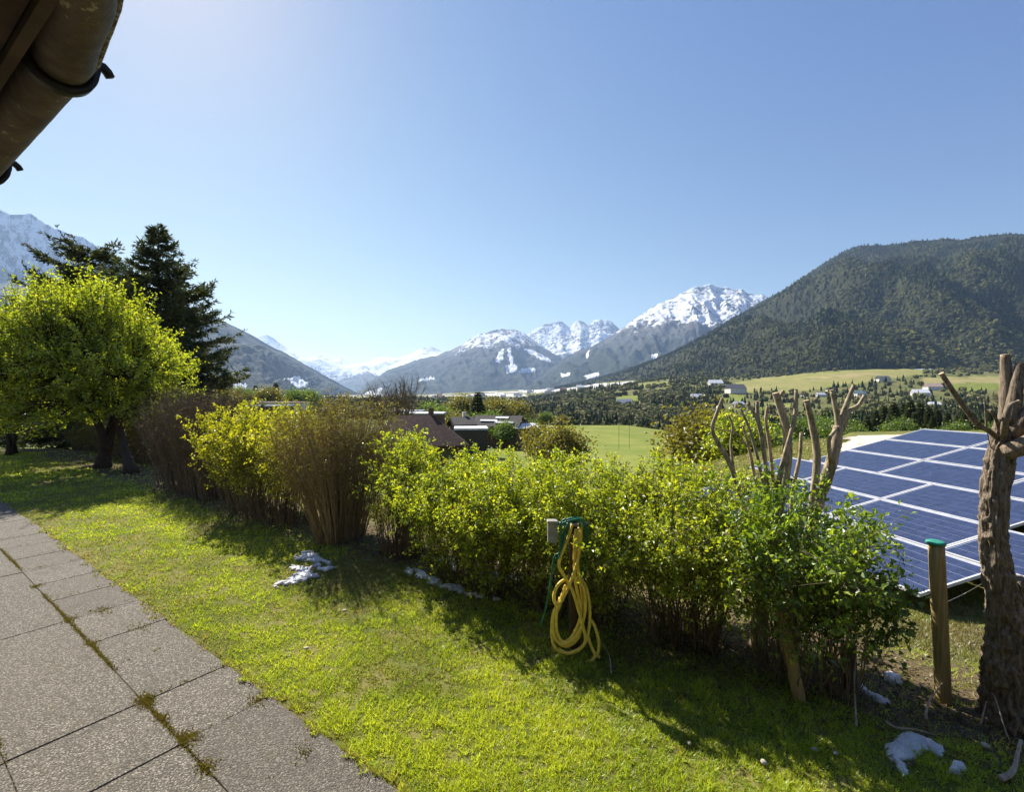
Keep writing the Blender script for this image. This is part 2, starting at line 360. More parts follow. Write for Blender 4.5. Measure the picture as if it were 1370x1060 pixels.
# ------------------------------------------------------------------ mountains
MOUNT = {}
def m_mountain(name, rock, forest, bs):
    t = NT(name); p = t.pos(); s = t.attr('snow'); f = t.attr('forest')
    n1 = t.noise(p, bs, 7, .62); n2 = t.noise(t.mapping(p, (1, 1, .45)), bs*6, 6, .65)
    sn = t.mr(t.math('ADD', s, t.math('MULTIPLY', t.math('SUBTRACT', t.math('ADD', t.math('MULTIPLY', n1, .45), t.math('MULTIPLY', n2, .55)), .5), 2.6)), .42, .60)
    rk = t.mix(t.mr(n2, .35, .65), tuple(q*.6 for q in rock), tuple(q*1.35 for q in rock))
    fo = t.mix(t.mr(n2, .38, .62), tuple(q*.6 for q in forest), tuple(q*1.6 for q in forest))
    fo = t.mix(t.mr(n1, .5, .75, 0, .5), fo, (forest[0]*2.2, forest[1]*1.7, forest[2]*1.2))
    c = t.mix(f, rk, fo); c = t.mix(sn, c, (.66, .69, .74))
    h = t.math('ADD', n1, t.math('MULTIPLY', n2, .35))
    return t.done(t.bsdf(c, .9, t.bump(h, .9, .22/bs), 0, .1))
def mountain(name, sky, foot, ridge, amp, wl, snow, mat, slant=0.0, p=1.1, rough=1.6, step=1.3, rows=130, clearing=None, snowmin=-1e9, foff=0.0, seed=1, back=.5, ksn=1.0):
    """sky: photo skyline (x, y); foot: (x, depth, y); ridge: (x, depth); ridged noise of amplitude amp and wavelength wl (metres)"""
    sx, sy = np.array(sky, float).T; xs = np.arange(sx[0], sx[-1]+.1, step)
    rd = np.interp(xs, *np.array(ridge, float).T); fx, fd, fy = np.array(foot, float).T; fdv = np.interp(xs, fx, fd); fyv = np.interp(xs, fx, fy)
    ys = np.interp(xs, sx, sy)+rough*(fbm(xs/9, 3.3*seed, 0, 5, seed, gain=.6)-.5)*2
    zr = EYE+(HY-ys)/FPX*rd; kk = np.hanning(91); kk /= kk.sum(); zs = np.convolve(np.pad(zr, 45, mode='edge'), kk, 'valid'); zf = EYE+(HY-fyv)/FPX*fdv-6
    T = np.concatenate([np.linspace(0, 1, rows), 1+np.linspace(.05, back, 10)])[:, None]
    D = fdv+(rd-fdv)*T; tt = np.minimum(T, 1)
    Z = zf+(zs+(zr-zs)*tt**5-zf)*tt**p-(np.maximum(T-1, 0)*(rd-fdv))*.75
    X = (xs-CX)/FPX*D; Y = D*np.ones_like(X)
    lat = (xs-CX)/FPX*rd
    q = lat+slant*tt*(rd-fdv); dn = T*(rd-fdv)
    nz = fbm(q/wl, dn/(wl*2.6), 0, 5, seed*13, ridge=True, gain=.52)-.55
    nz2 = fbm(X/(wl*.33), Y/(wl*.33), 0, 4, seed*5)-.5
    env = np.sin(math.pi*np.clip(tt, 0, 1))**.6*(T <= 1)
    Z = Z+amp*(nz*1.6+nz2*.6)*env
    lim = EYE+(HY-ys-2.2*(1-np.clip(tt, 0, 1)**8))/FPX*D; Z = np.where(T < 1, np.where(Z > lim-40, lim-40*np.exp(-np.maximum(Z-lim+40, 0)/40), Z), Z)   # spurs stay below the ridge line
    Z = np.where(T > .985, np.where(T <= 1, np.minimum(np.maximum(Z, lim-2), lim), Z), Z)
    sn = sstep(snow[0], snow[1], Z+(fbm(q/(wl*.5), dn/(wl*.9), 0, 4, seed*7)-.5)*2*snow[2])*ksn
    fo = 1-sstep(snow[0]-foff-snow[2], snow[1]-foff, Z+(fbm(q/(wl*.6), dn/wl, 0, 3, seed*3)-.5)*snow[2])
    px = CX+FPX*X/Y; py = HY-(Z-EYE)*FPX/Y
    if clearing:
        for poly, v in clearing:
            jx = px+(fbm(px/5, py/5, 0, 3, 21)-.5)*5; jy = py+(fbm(px/5, py/5, 0, 3, 22)-.5)*4
            sn = np.where(inpoly(poly, jx, jy), np.maximum(sn, v), sn)
    m, n = X.shape; i = np.arange(m-1)[:, None]*n; j = np.arange(n-1)[None, :]
    F = np.stack([i+j, i+j+1, i+n+j+1, i+n+j], -1).reshape(-1, 4)
    o = mesh_obj(name, np.stack([X, Y, Z], -1).reshape(-1, 3), [F], mat, None, True, {'snow': sn.ravel(), 'forest': np.clip(fo, 0, 1).ravel()})
    tag(o, kind='structure'); MOUNT[name+str(seed)] = (X, Y, Z, fo, sn, px, py, T*np.ones_like(X))
    return o
ROCK, FOR = (.085, .08, .08), (.020, .030, .014)
mm_far = m_mountain('far_alpine_slope', (.10, .10, .105), FOR, .0028)
mm_mid = m_mountain('wooded_alpine_slope', ROCK, (.016, .024, .016), .004)
mm_hill = m_mountain('forest_hill_slope', (.09, .08, .05), (.022, .026, .010), .012)
# far valley head, bright with snow
mountain('snow_mountain', [(300, 452), (340, 453), (350, 449), (358, 447), (366, 452), (385, 467), (400, 474), (414, 479), (425, 475), (436, 476), (446, 482), (455, 478), (470, 487), (490, 486), (502, 480), (515, 477), (530, 480), (548, 474), (565, 465), (578, 464), (590, 470), (620, 470), (660, 480)],
         [(300, 9000, 531), (660, 9000, 529)], [(300, 11000), (400, 12500), (480, 13500), (560, 12000), (660, 12000)], 330, 1500, (250, 700, 260), mm_far, .2, seed=2, rows=90, ksn=.72)
# trio of rocky teeth behind the middle mountain
mountain('snow_mountain', [(670, 470), (700, 451), (715, 441), (725, 436), (738, 432), (746, 430), (752, 430), (757, 434), (763, 438), (768, 431), (775, 428), (783, 433), (788, 436), (795, 429), (803, 427), (812, 427), (819, 431), (826, 438), (840, 448), (880, 470)],
         [(670, 8200, 522), (880, 8200, 518)], [(670, 11000), (880, 11000)], 330, 900, (500, 900, 260), mm_far, .15, seed=3, rows=100, rough=1.9, ksn=.57)
# left snowy massif
mountain('snow_mountain', [(-420, 300), (-300, 250), (-160, 268), (-60, 258), (0, 280), (14, 287), (28, 288), (40, 285), (50, 291), (60, 298), (72, 305), (92, 312), (110, 316), (130, 330), (150, 344), (175, 362), (205, 392), (240, 420), (290, 452), (340, 480)],
         [(-420, 3900, 528), (340, 5300, 528)], [(-420, 5000), (0, 5000), (200, 5700), (340, 6600)], 330, 700, (900, 1500, 420), mm_far, -.2, seed=4, rows=150, ksn=.56)
# wooded flank on the left of the valley
mountain('wooded_mountain', [(-420, 380), (-200, 350), (-60, 372), (0, 378), (60, 384), (130, 388), (200, 396), (240, 405), (263, 414), (285, 424), (300, 430), (312, 436), (333, 446), (360, 462), (385, 474), (410, 489), (430, 500), (450, 511), (468, 521), (490, 531), (520, 540)],
         [(-420, 1500, 533), (0, 1700, 533), (260, 1900, 530), (350, 2400, 530), (480, 4300, 530), (520, 4600, 532)], [(-420, 3300), (0, 3400), (263, 4000), (400, 4700), (480, 5100), (520, 5300)], 150, 420, (2000, 2400, 60), mm_mid, -.5, seed=5, rows=120, rough=.9,
         clearing=[([(380, 507), (395, 505), (400, 505), (413, 513), (408, 518), (396, 519), (388, 510)], 1.1), ([(302, 513), (330, 513), (330, 519), (308, 520)], .7)])
# middle mountain with ski runs
mountain('ski_mountain', [(470, 530), (485, 519), (505, 504), (520, 495), (540, 488), (560, 481), (580, 477), (600, 470), (618, 462), (632, 451), (645, 446), (655, 444), (665, 440), (672, 439), (680, 441), (690, 441), (700, 446), (710, 452), (720, 460), (735, 470), (750, 479), (765, 490), (790, 505), (830, 516)],
         [(470, 5000, 531), (600, 5200, 529), (720, 5400, 525), (830, 5400, 521)], [(470, 7000), (560, 8000), (680, 8300), (830, 7600)], 190, 620, (560, 980, 170), mm_mid, .15, seed=6, rows=120, ksn=.54,
         clearing=[([(662, 483), (668, 474), (670, 466), (675, 466), (674, 480), (668, 486)], 1), ([(680, 466), (684, 466), (687, 488), (683, 490)], 1), ([(676, 490), (690, 488), (692, 497), (678, 500)], 1.1), ([(694, 494), (716, 492), (717, 497), (696, 500)], 1.1),
                   ([(700, 467), (712, 468), (735, 480), (738, 485), (725, 481), (708, 473)], .95), ([(640, 452), (646, 452), (640, 460), (630, 466)], .8), ([(560, 508), (580, 503), (583, 507), (562, 511)], .8), ([(490, 524), (510, 520), (512, 528), (490, 530)], 1)])
# the white peak right of the middle
mountain('snow_mountain', [(700, 518), (730, 498), (750, 483), (765, 474), (785, 467), (810, 454), (830, 441), (850, 427), (870, 413), (885, 405), (900, 398), (915, 391), (926, 385), (932, 384), (938, 385), (944, 381), (950, 380), (960, 384), (972, 384), (985, 388), (992, 387), (1000, 392), (1012, 394), (1020, 394), (1028, 398), (1060, 410), (1100, 430), (1160, 460)],
         [(700, 4600, 521), (850, 4300, 510), (1160, 4300, 505)], [(700, 6200), (850, 7000), (950, 7300), (1160, 7300)], 250, 640, (640, 1000, 240), mm_mid, .25, seed=7, rows=140, ksn=.58,
         clearing=[([(748, 501), (762, 498), (764, 501), (752, 505)], .9), ([(780, 503), (800, 498), (802, 501), (785, 507)], .9), ([(785, 470), (789, 468), (788, 480), (785, 480)], .7), ([(872, 474), (880, 474), (879, 480), (871, 479)], .8)])
# big wooded hill on the right
mountain('wooded_hill', [(740, 518), (770, 512), (800, 505), (830, 497), (850, 490), (875, 481), (900, 470), (925, 457), (950, 443), (975, 429), (1000, 414), (1027, 399), (1045, 390), (1060, 380), (1075, 370), (1090, 360), (1110, 347), (1130, 336), (1145, 330), (1160, 328), (1180, 328), (1205, 326), (1225, 322), (1250, 321), (1268, 319), (1285, 322), (1300, 318), (1330, 314), (1370, 313), (1450, 300), (1550, 286), (1700, 290), (1850, 300)],
         [(740, 2700, 522), (830, 2000, 511), (920, 1550, 505), (1000, 1350, 509), (1100, 1250, 499), (1240, 1230, 490), (1370, 1230, 497), (1850, 1230, 499)], [(740, 4600), (830, 4000), (1000, 3300), (1200, 2800), (1370, 2600), (1850, 2400)], 290, 520, (4000, 5000, 50), mm_hill, 1.1, p=1.05, rough=.7, seed=8, rows=150, step=1.5)

# ------------------------------------------------------------------ haze
def haze():
    mb = MB().box((0, 6000, 1130), (40000, 26000, 2900))
    t = NT('valley_haze'); v = t.n('VolumePrincipled', inp={'Color': (.42, .63, 1.0), 'Density': 5.0e-5, 'Anisotropy': .25})
    t.t.links.new(v.outputs[0], t.out.inputs['Volume']); t.m.use_nodes = True
    try: t.m.cycles.homogeneous_volume = True
    except Exception: pass
    o = mb.build('haze', t.m, stuff=True)
haze()

# ------------------------------------------------------------------ woods seen as one mass: points that carry simple tree crowns
def m_wood(name, stops):
    t = NT(name); c = t.ramp(t.attr('tint', True), stops)
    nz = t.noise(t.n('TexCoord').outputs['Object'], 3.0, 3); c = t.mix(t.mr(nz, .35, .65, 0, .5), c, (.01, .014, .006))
    return t.done(t.bsdf(c, .9, None, 0, .1))
def wood(name, pts, scl, tint, kind, mat):
    me = bpy.data.meshes.new(name); pts = np.asarray(pts, np.float32); me.vertices.add(len(pts)); me.vertices.foreach_set('co', pts.ravel())
    for nm, ty, val in (('scl', 'FLOAT_VECTOR', scl), ('tint', 'FLOAT', tint), ('rot', 'FLOAT', rng.random(len(pts))*6.28)):
        a = me.attributes.new(nm, ty, 'POINT'); a.data.foreach_set('vector' if ty == 'FLOAT_VECTOR' else 'value', np.ascontiguousarray(val, np.float32).ravel())
    o = bpy.data.objects.new(name, me); COL.objects.link(o); me.materials.append(mat); tag(o, kind='stuff')
    g = bpy.data.node_groups.new(name, 'GeometryNodeTree'); N = g.nodes; L = g.links
    g.interface.new_socket('Geometry', in_out='INPUT', socket_type='NodeSocketGeometry'); g.interface.new_socket('Geometry', in_out='OUTPUT', socket_type='NodeSocketGeometry')
    gi = N.new('NodeGroupInput'); go = N.new('NodeGroupOutput'); iop = N.new('GeometryNodeInstanceOnPoints')
    if kind == 'conifer':
        c = N.new('GeometryNodeMeshCone'); c.inputs['Vertices'].default_value = 9; c.inputs['Side Segments'].default_value = 6; c.inputs['Radius Bottom'].default_value = .24; c.inputs['Radius Top'].default_value = .01; c.inputs['Depth'].default_value = 1.0
        src = c.outputs['Mesh']; amt = .22
    else:
        c = N.new('GeometryNodeMeshIcoSphere'); c.inputs['Subdivisions'].default_value = 3; c.inputs['Radius'].default_value = .5; src = c.outputs['Mesh']; amt = .42
    sp = N.new('GeometryNodeSetPosition'); nz = N.new('ShaderNodeTexNoise'); nz.inputs['Scale'].default_value = 4.0; nz.inputs['Detail'].default_value = 2
    vs = N.new('ShaderNodeVectorMath'); vs.operation = 'SUBTRACT'; vs.inputs[1].default_value = (.5, .5, .5); vm = N.new('ShaderNodeVectorMath'); vm.operation = 'SCALE'; vm.inputs['Scale'].default_value = amt*2
    L.new(nz.outputs['Color'], vs.inputs[0]); L.new(vs.outputs[0], vm.inputs[0]); L.new(src, sp.inputs['Geometry']); L.new(vm.outputs[0], sp.inputs['Offset'])
    sm = N.new('GeometryNodeSetMaterial'); sm.inputs['Material'].default_value = mat; L.new(sp.outputs[0], sm.inputs['Geometry'])
    L.new(gi.outputs[0], iop.inputs['Points']); L.new(sm.outputs[0], iop.inputs['Instance'])
    a = N.new('GeometryNodeInputNamedAttribute'); a.data_type = 'FLOAT_VECTOR'; a.inputs['Name'].default_value = 'scl'; L.new(a.outputs['Attribute'], iop.inputs['Scale'])
    b = N.new('GeometryNodeInputNamedAttribute'); b.data_type = 'FLOAT'; b.inputs['Name'].default_value = 'rot'; cx = N.new('ShaderNodeCombineXYZ'); L.new(b.outputs['Attribute'], cx.inputs['Z']); L.new(cx.outputs[0], iop.inputs['Rotation'])
    L.new(iop.outputs[0], go.inputs[0])
    md = o.modifiers.new('trees', 'NODES'); md.node_group = g
    return o
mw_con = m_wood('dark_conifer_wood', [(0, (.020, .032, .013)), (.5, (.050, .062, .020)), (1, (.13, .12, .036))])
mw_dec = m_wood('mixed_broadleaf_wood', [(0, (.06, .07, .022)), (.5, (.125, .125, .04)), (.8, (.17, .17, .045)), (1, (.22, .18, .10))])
def hill_wood():
    X, Y, Z, fo, sn, px, py, T = MOUNT['wooded_hill8']
    rows = 150; n = 62000
    i = rng.random(n)*(rows-2); x = rng.random(n)*(X.shape[1]-2)
    a, b = i.astype(int), x.astype(int); f, h = (i-a)[:, None], (x-b)[:, None]
    G3 = np.stack([X, Y, Z], -1); p = (G3[a, b]*(1-f)+G3[a+1, b]*f)*(1-h)+(G3[a, b+1]*(1-f)+G3[a+1, b+1]*f)*h
    keep = rng.random(n) < .9*sstep(.22, .42, vnoise(p[:, 0]/90, p[:, 1]/90, 0, 31)+.32)
    pxp = CX+FPX*p[:, 0]/p[:, 1]; keep &= (pxp > 720) & (pxp < 1480)
    p = p[keep]; hh = rng.uniform(9, 19, len(p)); sc3 = np.stack([hh*rng.uniform(.9, 1.3, len(p))]*2+[hh], -1)
    brown = fbm(p[:, 0]/140, p[:, 1]/140, 0, 3, 33)
    low = sstep(.30, .05, (T[a, b])[keep])*(CX+FPX*p[:, 0]/p[:, 1] > 1180)
    dec = (rng.random(len(p)) < np.clip(sstep(.5, .68, brown)*.55+low*.75, 0, 1))
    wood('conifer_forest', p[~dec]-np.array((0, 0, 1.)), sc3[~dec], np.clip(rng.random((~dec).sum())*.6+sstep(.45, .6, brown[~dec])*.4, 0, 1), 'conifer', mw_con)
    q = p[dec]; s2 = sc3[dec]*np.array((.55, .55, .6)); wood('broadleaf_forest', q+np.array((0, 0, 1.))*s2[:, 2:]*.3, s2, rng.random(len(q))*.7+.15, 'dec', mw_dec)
hill_wood()
def valley_wood():
    n = 30000; x = rng.uniform(-40, 1420, n); d = np.exp(rng.uniform(math.log(210), math.log(1500), n))
    X = (x-CX)/FPX*d; Z = terrain_z(X, d); y = HY-(Z-EYE)*FPX/d; c = cover_of(X, d, Z)
    dens = np.where(x > 690, .95, .35)*sstep(.30, .5, vnoise(X/55, d/55, 0, 41)+.12)
    dens = np.where((x > 690) & (d < 700) & (x < 1000), 1.0, dens)
    dens = np.where((x > 960) & (d > 420), dens*.24, dens)
    dens = np.where((x < 690) & (d < 420), dens*.5, dens)
    dens = np.where((x > 700) & (x < 960) & (d < 262), 0, dens)
    # hedgerows along field edges
    keep = (rng.random(n) < dens) & (c < .95)
    X, d, Z, x = X[keep], d[keep], Z[keep], x[keep]
    h = rng.uniform(4, 9, len(X))*np.clip(.7+d/1500, .7, 1.2); con = rng.random(len(X)) < np.where(x > 1000, .35, .25)*sstep(.35, .6, vnoise(X/80, d/80, 0, 43)+.05)*2
    p = np.stack([X, d, Z], -1)
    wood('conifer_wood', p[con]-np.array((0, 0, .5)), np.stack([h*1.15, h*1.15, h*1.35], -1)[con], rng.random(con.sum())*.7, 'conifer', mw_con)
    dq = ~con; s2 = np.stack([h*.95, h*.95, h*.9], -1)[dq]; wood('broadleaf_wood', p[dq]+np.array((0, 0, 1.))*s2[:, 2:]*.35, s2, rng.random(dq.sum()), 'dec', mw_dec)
valley_wood()

# ------------------------------------------------------------------ the path: concrete slabs with washed gravel surface
def build_path():
    t = NT('washed_concrete'); p = t.pos()
    v = t.vor(p, 135, 'F1'); vc = t.vor(p, 135, 'F1', 'Color'); sep = t.n('SeparateColor', inp={0: vc}).outputs[0]
    nz = t.noise(p, 45, 5, .65); big = t.noise(p, 1.6, 4)
    c = t.ramp(t.math('ADD', t.math('MULTIPLY', sep, .75), t.math('MULTIPLY', nz, .3)), [(0, (.04, .036, .028)), (.35, (.105, .096, .078)), (.7, (.205, .188, .155)), (1, (.46, .42, .36))])
    c = t.mix(t.mr(v, .35, .75), c, (.07, .058, .046)); c = t.mix(t.mr(big, .35, .7, 0, .35), c, (.12, .105, .085))
    c = t.mix(t.math('MULTIPLY', t.mr(t.noise(p, 5, 5, .7), .55, .72), .35), c, (.10, .085, .04))
    tone = t.n('ObjectInfo').outputs['Random']; c = t.mix(t.math('MULTIPLY', tone, .28), c, (.06, .052, .042)); c = t.mix(t.mr(t.noise(p, 3.2, 6, .7), .56, .64, 0, .30), c, (.05, .045, .035))
    h = t.math('SUBTRACT', t.math('MULTIPLY', nz, .4), t.math('MULTIPLY', v, 1.0))
    mat = t.done(t.bsdf(c, .88, t.bump(h, 1.0, .0045), 0, .25))
    base = MB(); x, y = xy_of(5.5, .3); A = np.array([(*PU, 0), (*PV, 0), (0, 0, 1)])
    base.box((x, y, .004), (15.4, 1.86, .018), A)
    road = tag(base.build('path', M['joint']), kind='structure')
    far = list(np.arange(4.95, 13.6, .512))
    J = {0: [-1.9, -.85, .30, 1.42, 2.45, 2.94, 3.90, 4.43]+far, 1: [-1.9, -.62, .42, 1.42, 2.44, 2.94, 4.43]+[q for i, q in enumerate(far) if i % 3 != 1], 2: [-1.9, -.85, .2, 1.2, 2.2, 2.93, 3.95]+far[::2], 3: [-1.9, -.6, .5, 1.5, 2.5, 3.5, 4.5]+far[1::2]}
    for r, (v0, v1) in enumerate([(.855, 1.262), (.367, .852), (-.121, .364), (-.606, -.124)]):
        for u, u1 in zip(J[r], J[r][1:]):
            L = u1-u; e1 = v1+(random.uniform(-.012, .012) if r == 0 else 0)
            x, y = xy_of(u+L/2, (v0+e1)/2)
            tilt = np.array((random.uniform(-.002, .002), random.uniform(-.002, .002)))
            n = unit(np.array((tilt[0], tilt[1], 1.))); a = unit(np.cross(np.array((*PV, 0.)), n)); a = unit(a+random.uniform(-.004, .004)*np.array((*PV, 0))); b = np.cross(n, a)
            mb = MB().box((0, 0, 0), (L-random.uniform(.003, .008), e1-v0-random.uniform(0, .002), .036), np.array([a, b, n]), bevel=.0025)
            o = mb.build('paving_slab', mat, road); o.location = (x, y, random.uniform(-.0015, .0025))
    # moss and weeds in the joints
    mb = MB(); pts = []
    def tuft(u, v, k, s, h):
        uu, vv = u+rng.normal(0, s, k), v+rng.normal(0, s*.6, k); x, y = xy_of(uu, vv); pts.append(np.stack([x, y, np.full(k, .012)], -1))
    for u in np.arange(.5, 10, .02):
        for v in (.856, .368):
            w = vnoise(u*2.2, v*10, 0, 8)
            if w > .40: tuft(u, v, int(40*(w-.36)*2), .009, .01)
    for u, v, k, s in ((2.94, .86, 700, .035), (2.45, .88, 700, .035), (2.2, .86, 380, .03), (2.72, .86, 200, .02), (4.43, .86, 300, .03), (3.9, .86, 250, .03), (4.43, 1.05, 250, .05), (2.45, 1.2, 260, .04), (1.95, 1.15, 160, .03), (5.45, .86, 250, .03), (4.9, .5, 160, .05), (2.5, .42, 150, .03), (3.9, 1.1, 150, .05)):
        tuft(u, v, k, s, .01)
    for u in np.arange(.5, 8, .512):
        w = vnoise(u*3, 4.4, 0, 12)
        for q in range(int(26*w)): tuft(u-.1+.0*q, .86+random.random()*.4, 6, .012, .01)
    pt = np.concatenate(pts); k = len(pt); d = np.stack([rng.normal(0, .7, k), rng.normal(0, .7, k), np.ones(k)], -1)
    mb.leaves(pt, d, rng.normal(0, 1, (k, 3)), rng.uniform(.008, .022, k), rng.uniform(.004, .008, k), rng.random(k))
    mb.build('joint_moss', M['moss'], road, stuff=True)
M['joint'] = m_plain('joint_soil', (.085, .068, .035), .95, .4, 40)
M['moss'] = m_leaf('joint_moss', [(0, (.10, .07, .02)), (.5, (.17, .135, .02)), (1, (.20, .18, .03))], 1.2, .3)
build_path()

# ------------------------------------------------------------------ grass
def build_grass():
    n = 900000; az = rad(1)*rng.uniform(-53, 53, n); r = np.exp(rng.uniform(math.log(1.7), math.log(19), n))
    X, Y = r*np.sin(az), r*np.cos(az); u, v = uv_of(X, Y)
    edge = 1.250+.07*(vnoise(u*4, 3, 0, 1)-.5)+.10*(vnoise(u*17, 8, 0, 2)-.5)
    patch = fbm(X*1.4, Y*1.4, 0, 4, 51); clump = vnoise(X*11, Y*11, 0, 52)
    lawn = (v > edge)
    dens = np.where(lawn, 1.0, 0.0)*sstep(.10, .42, clump+.22)
    hedge = sstep(2.75, 3.0, v+.3*(vnoise(X*2.5, Y*2.5, 0, 6)-.5))*sstep(4.3, 3.7, v)
    dens = dens*(1-.82*hedge)*np.where(v > 4, .75, 1)
    dens = dens*(1-.4*sstep(.60, .70, patch)*(v < 2.8))*(1-.85*sstep(.68, .80, vnoise(X*27, Y*27, 0, 53)))
    k = rng.random(n) < dens; X, Y, v, edge, patch, clump, r, hedge = (q[k] for q in (X, Y, v, edge, patch, clump, r, hedge))
    Z = terrain_z(X, Y)+.022*(v < 1.27); n = len(X); dry = v > 3.9
    h = rng.uniform(.012, .030, n)*(.65+.9*clump)*np.where(v-edge < .05, .75, 1)*np.where(dry, 1.5, 1)*(1+.35*np.clip(r/8-.4, 0, 1))
    tall = rng.random(n) < .004; h = np.where(tall, h*2.1, h); fringe = v-edge < .035; h = np.where(fringe, h*1.5, h)
    lean = rng.normal(0, .95, (n, 2)); d = unit(np.stack([lean[:, 0], lean[:, 1], np.ones(n)], -1))
    w = rng.uniform(.0032, .0064, n)*np.clip(r/3.2, 1, 6)
    th = rng.uniform(0, 6.283, n); s = np.stack([np.cos(th), np.sin(th), np.zeros(n)], -1)*w[:, None]*.5
    b = np.stack([X, Y, Z], -1); mid = b+d*h[:, None]
    V = np.stack([b-s, b+s, mid], 1).reshape(-1, 3); F = np.arange(n*3).reshape(-1, 3)
    tint = np.clip(.62+.30*rng.normal(0, 1, n)*.6+(clump-.5)*.35-(patch-.5)*1.5, 0, 1); tint = np.where(rng.random(n) < .10+.13*sstep(.5, .64, patch)+.4*(v-edge < .05), rng.random(n)*.2, tint)
    for nm, sel, mat in (('lawn_grass', ~dry, M['grass']), ('slope_grass', dry, M['drygrass'])):
        i = np.repeat(sel, 3); VV = V[i]
        tag(mesh_obj(nm, VV, [np.arange(len(VV)).reshape(-1, 3)], mat, None, False, {'tint': np.repeat(tint[sel], 3)}), kind='stuff')
    # taller tufts at the edge of the shade
    mb = MB()
    for px, py, k, hh in ((935, 935, 70, .11), (958, 955, 45, .08), (868, 922, 40, .08), (1080, 1010, 30, .07), (700, 860, 40, .07), (660, 850, 30, .06), (345, 930, 18, .04), (1010, 975, 30, .06), (770, 900, 30, .06)):
        dd = FPX*EYE/(py-HY); c = np.array(((px-CX)/FPX*dd, dd, 0.)); p = c+np.stack([rng.normal(0, .03, k), rng.normal(0, .03, k), np.zeros(k)], -1)
        d = np.stack([rng.normal(0, .35, k), rng.normal(0, .35, k), np.ones(k)], -1); mb.leaves(p, d, rng.normal(0, 1, (k, 3)), rng.uniform(.5, 1, k)*hh, rng.uniform(.003, .006, k), rng.uniform(.4, .9, k), .1)
    mb.build('grass_tufts', M['grass'], stuff=True)
build_grass()
def build_litter():
    n = 5000; u = rng.uniform(-3.2, 8, n); v = np.clip(rng.normal(3.25, .33, n), 2.55, 4.3); X, Y = xy_of(u, v); k = (Y > 1.3); X, Y = X[k], Y[k]; n = len(X)
    p = np.stack([X, Y, terrain_z(X, Y)+.008], -1); th = rng.uniform(0, 6.28, n)
    d = np.stack([np.cos(th), np.sin(th), rng.normal(.1, .25, n)], -1); nrm = np.stack([rng.normal(0, .4, n), rng.normal(0, .4, n), np.ones(n)], -1)
    mb = MB().leaves(p, d, nrm, rng.uniform(.015, .04, n), rng.uniform(.008, .02, n), rng.random(n), .5)
    mb.build('leaf_litter', m_leaf('dead_leaf', [(0, (.04, .025, .014)), (.5, (.13, .085, .045)), (1, (.26, .20, .12))], 1.0, .15), stuff=True)
    k = 420; i = rng.integers(0, n, k); a = p[i]; d2 = unit(d[i]*np.array((1, 1, .6)))*rng.uniform(.06, .28, k)[:, None]
    MB().sticks(a, a+d2, .0028, .0012, rng.random(k)).build('fallen_twigs', M['twig'], stuff=True)
build_litter()

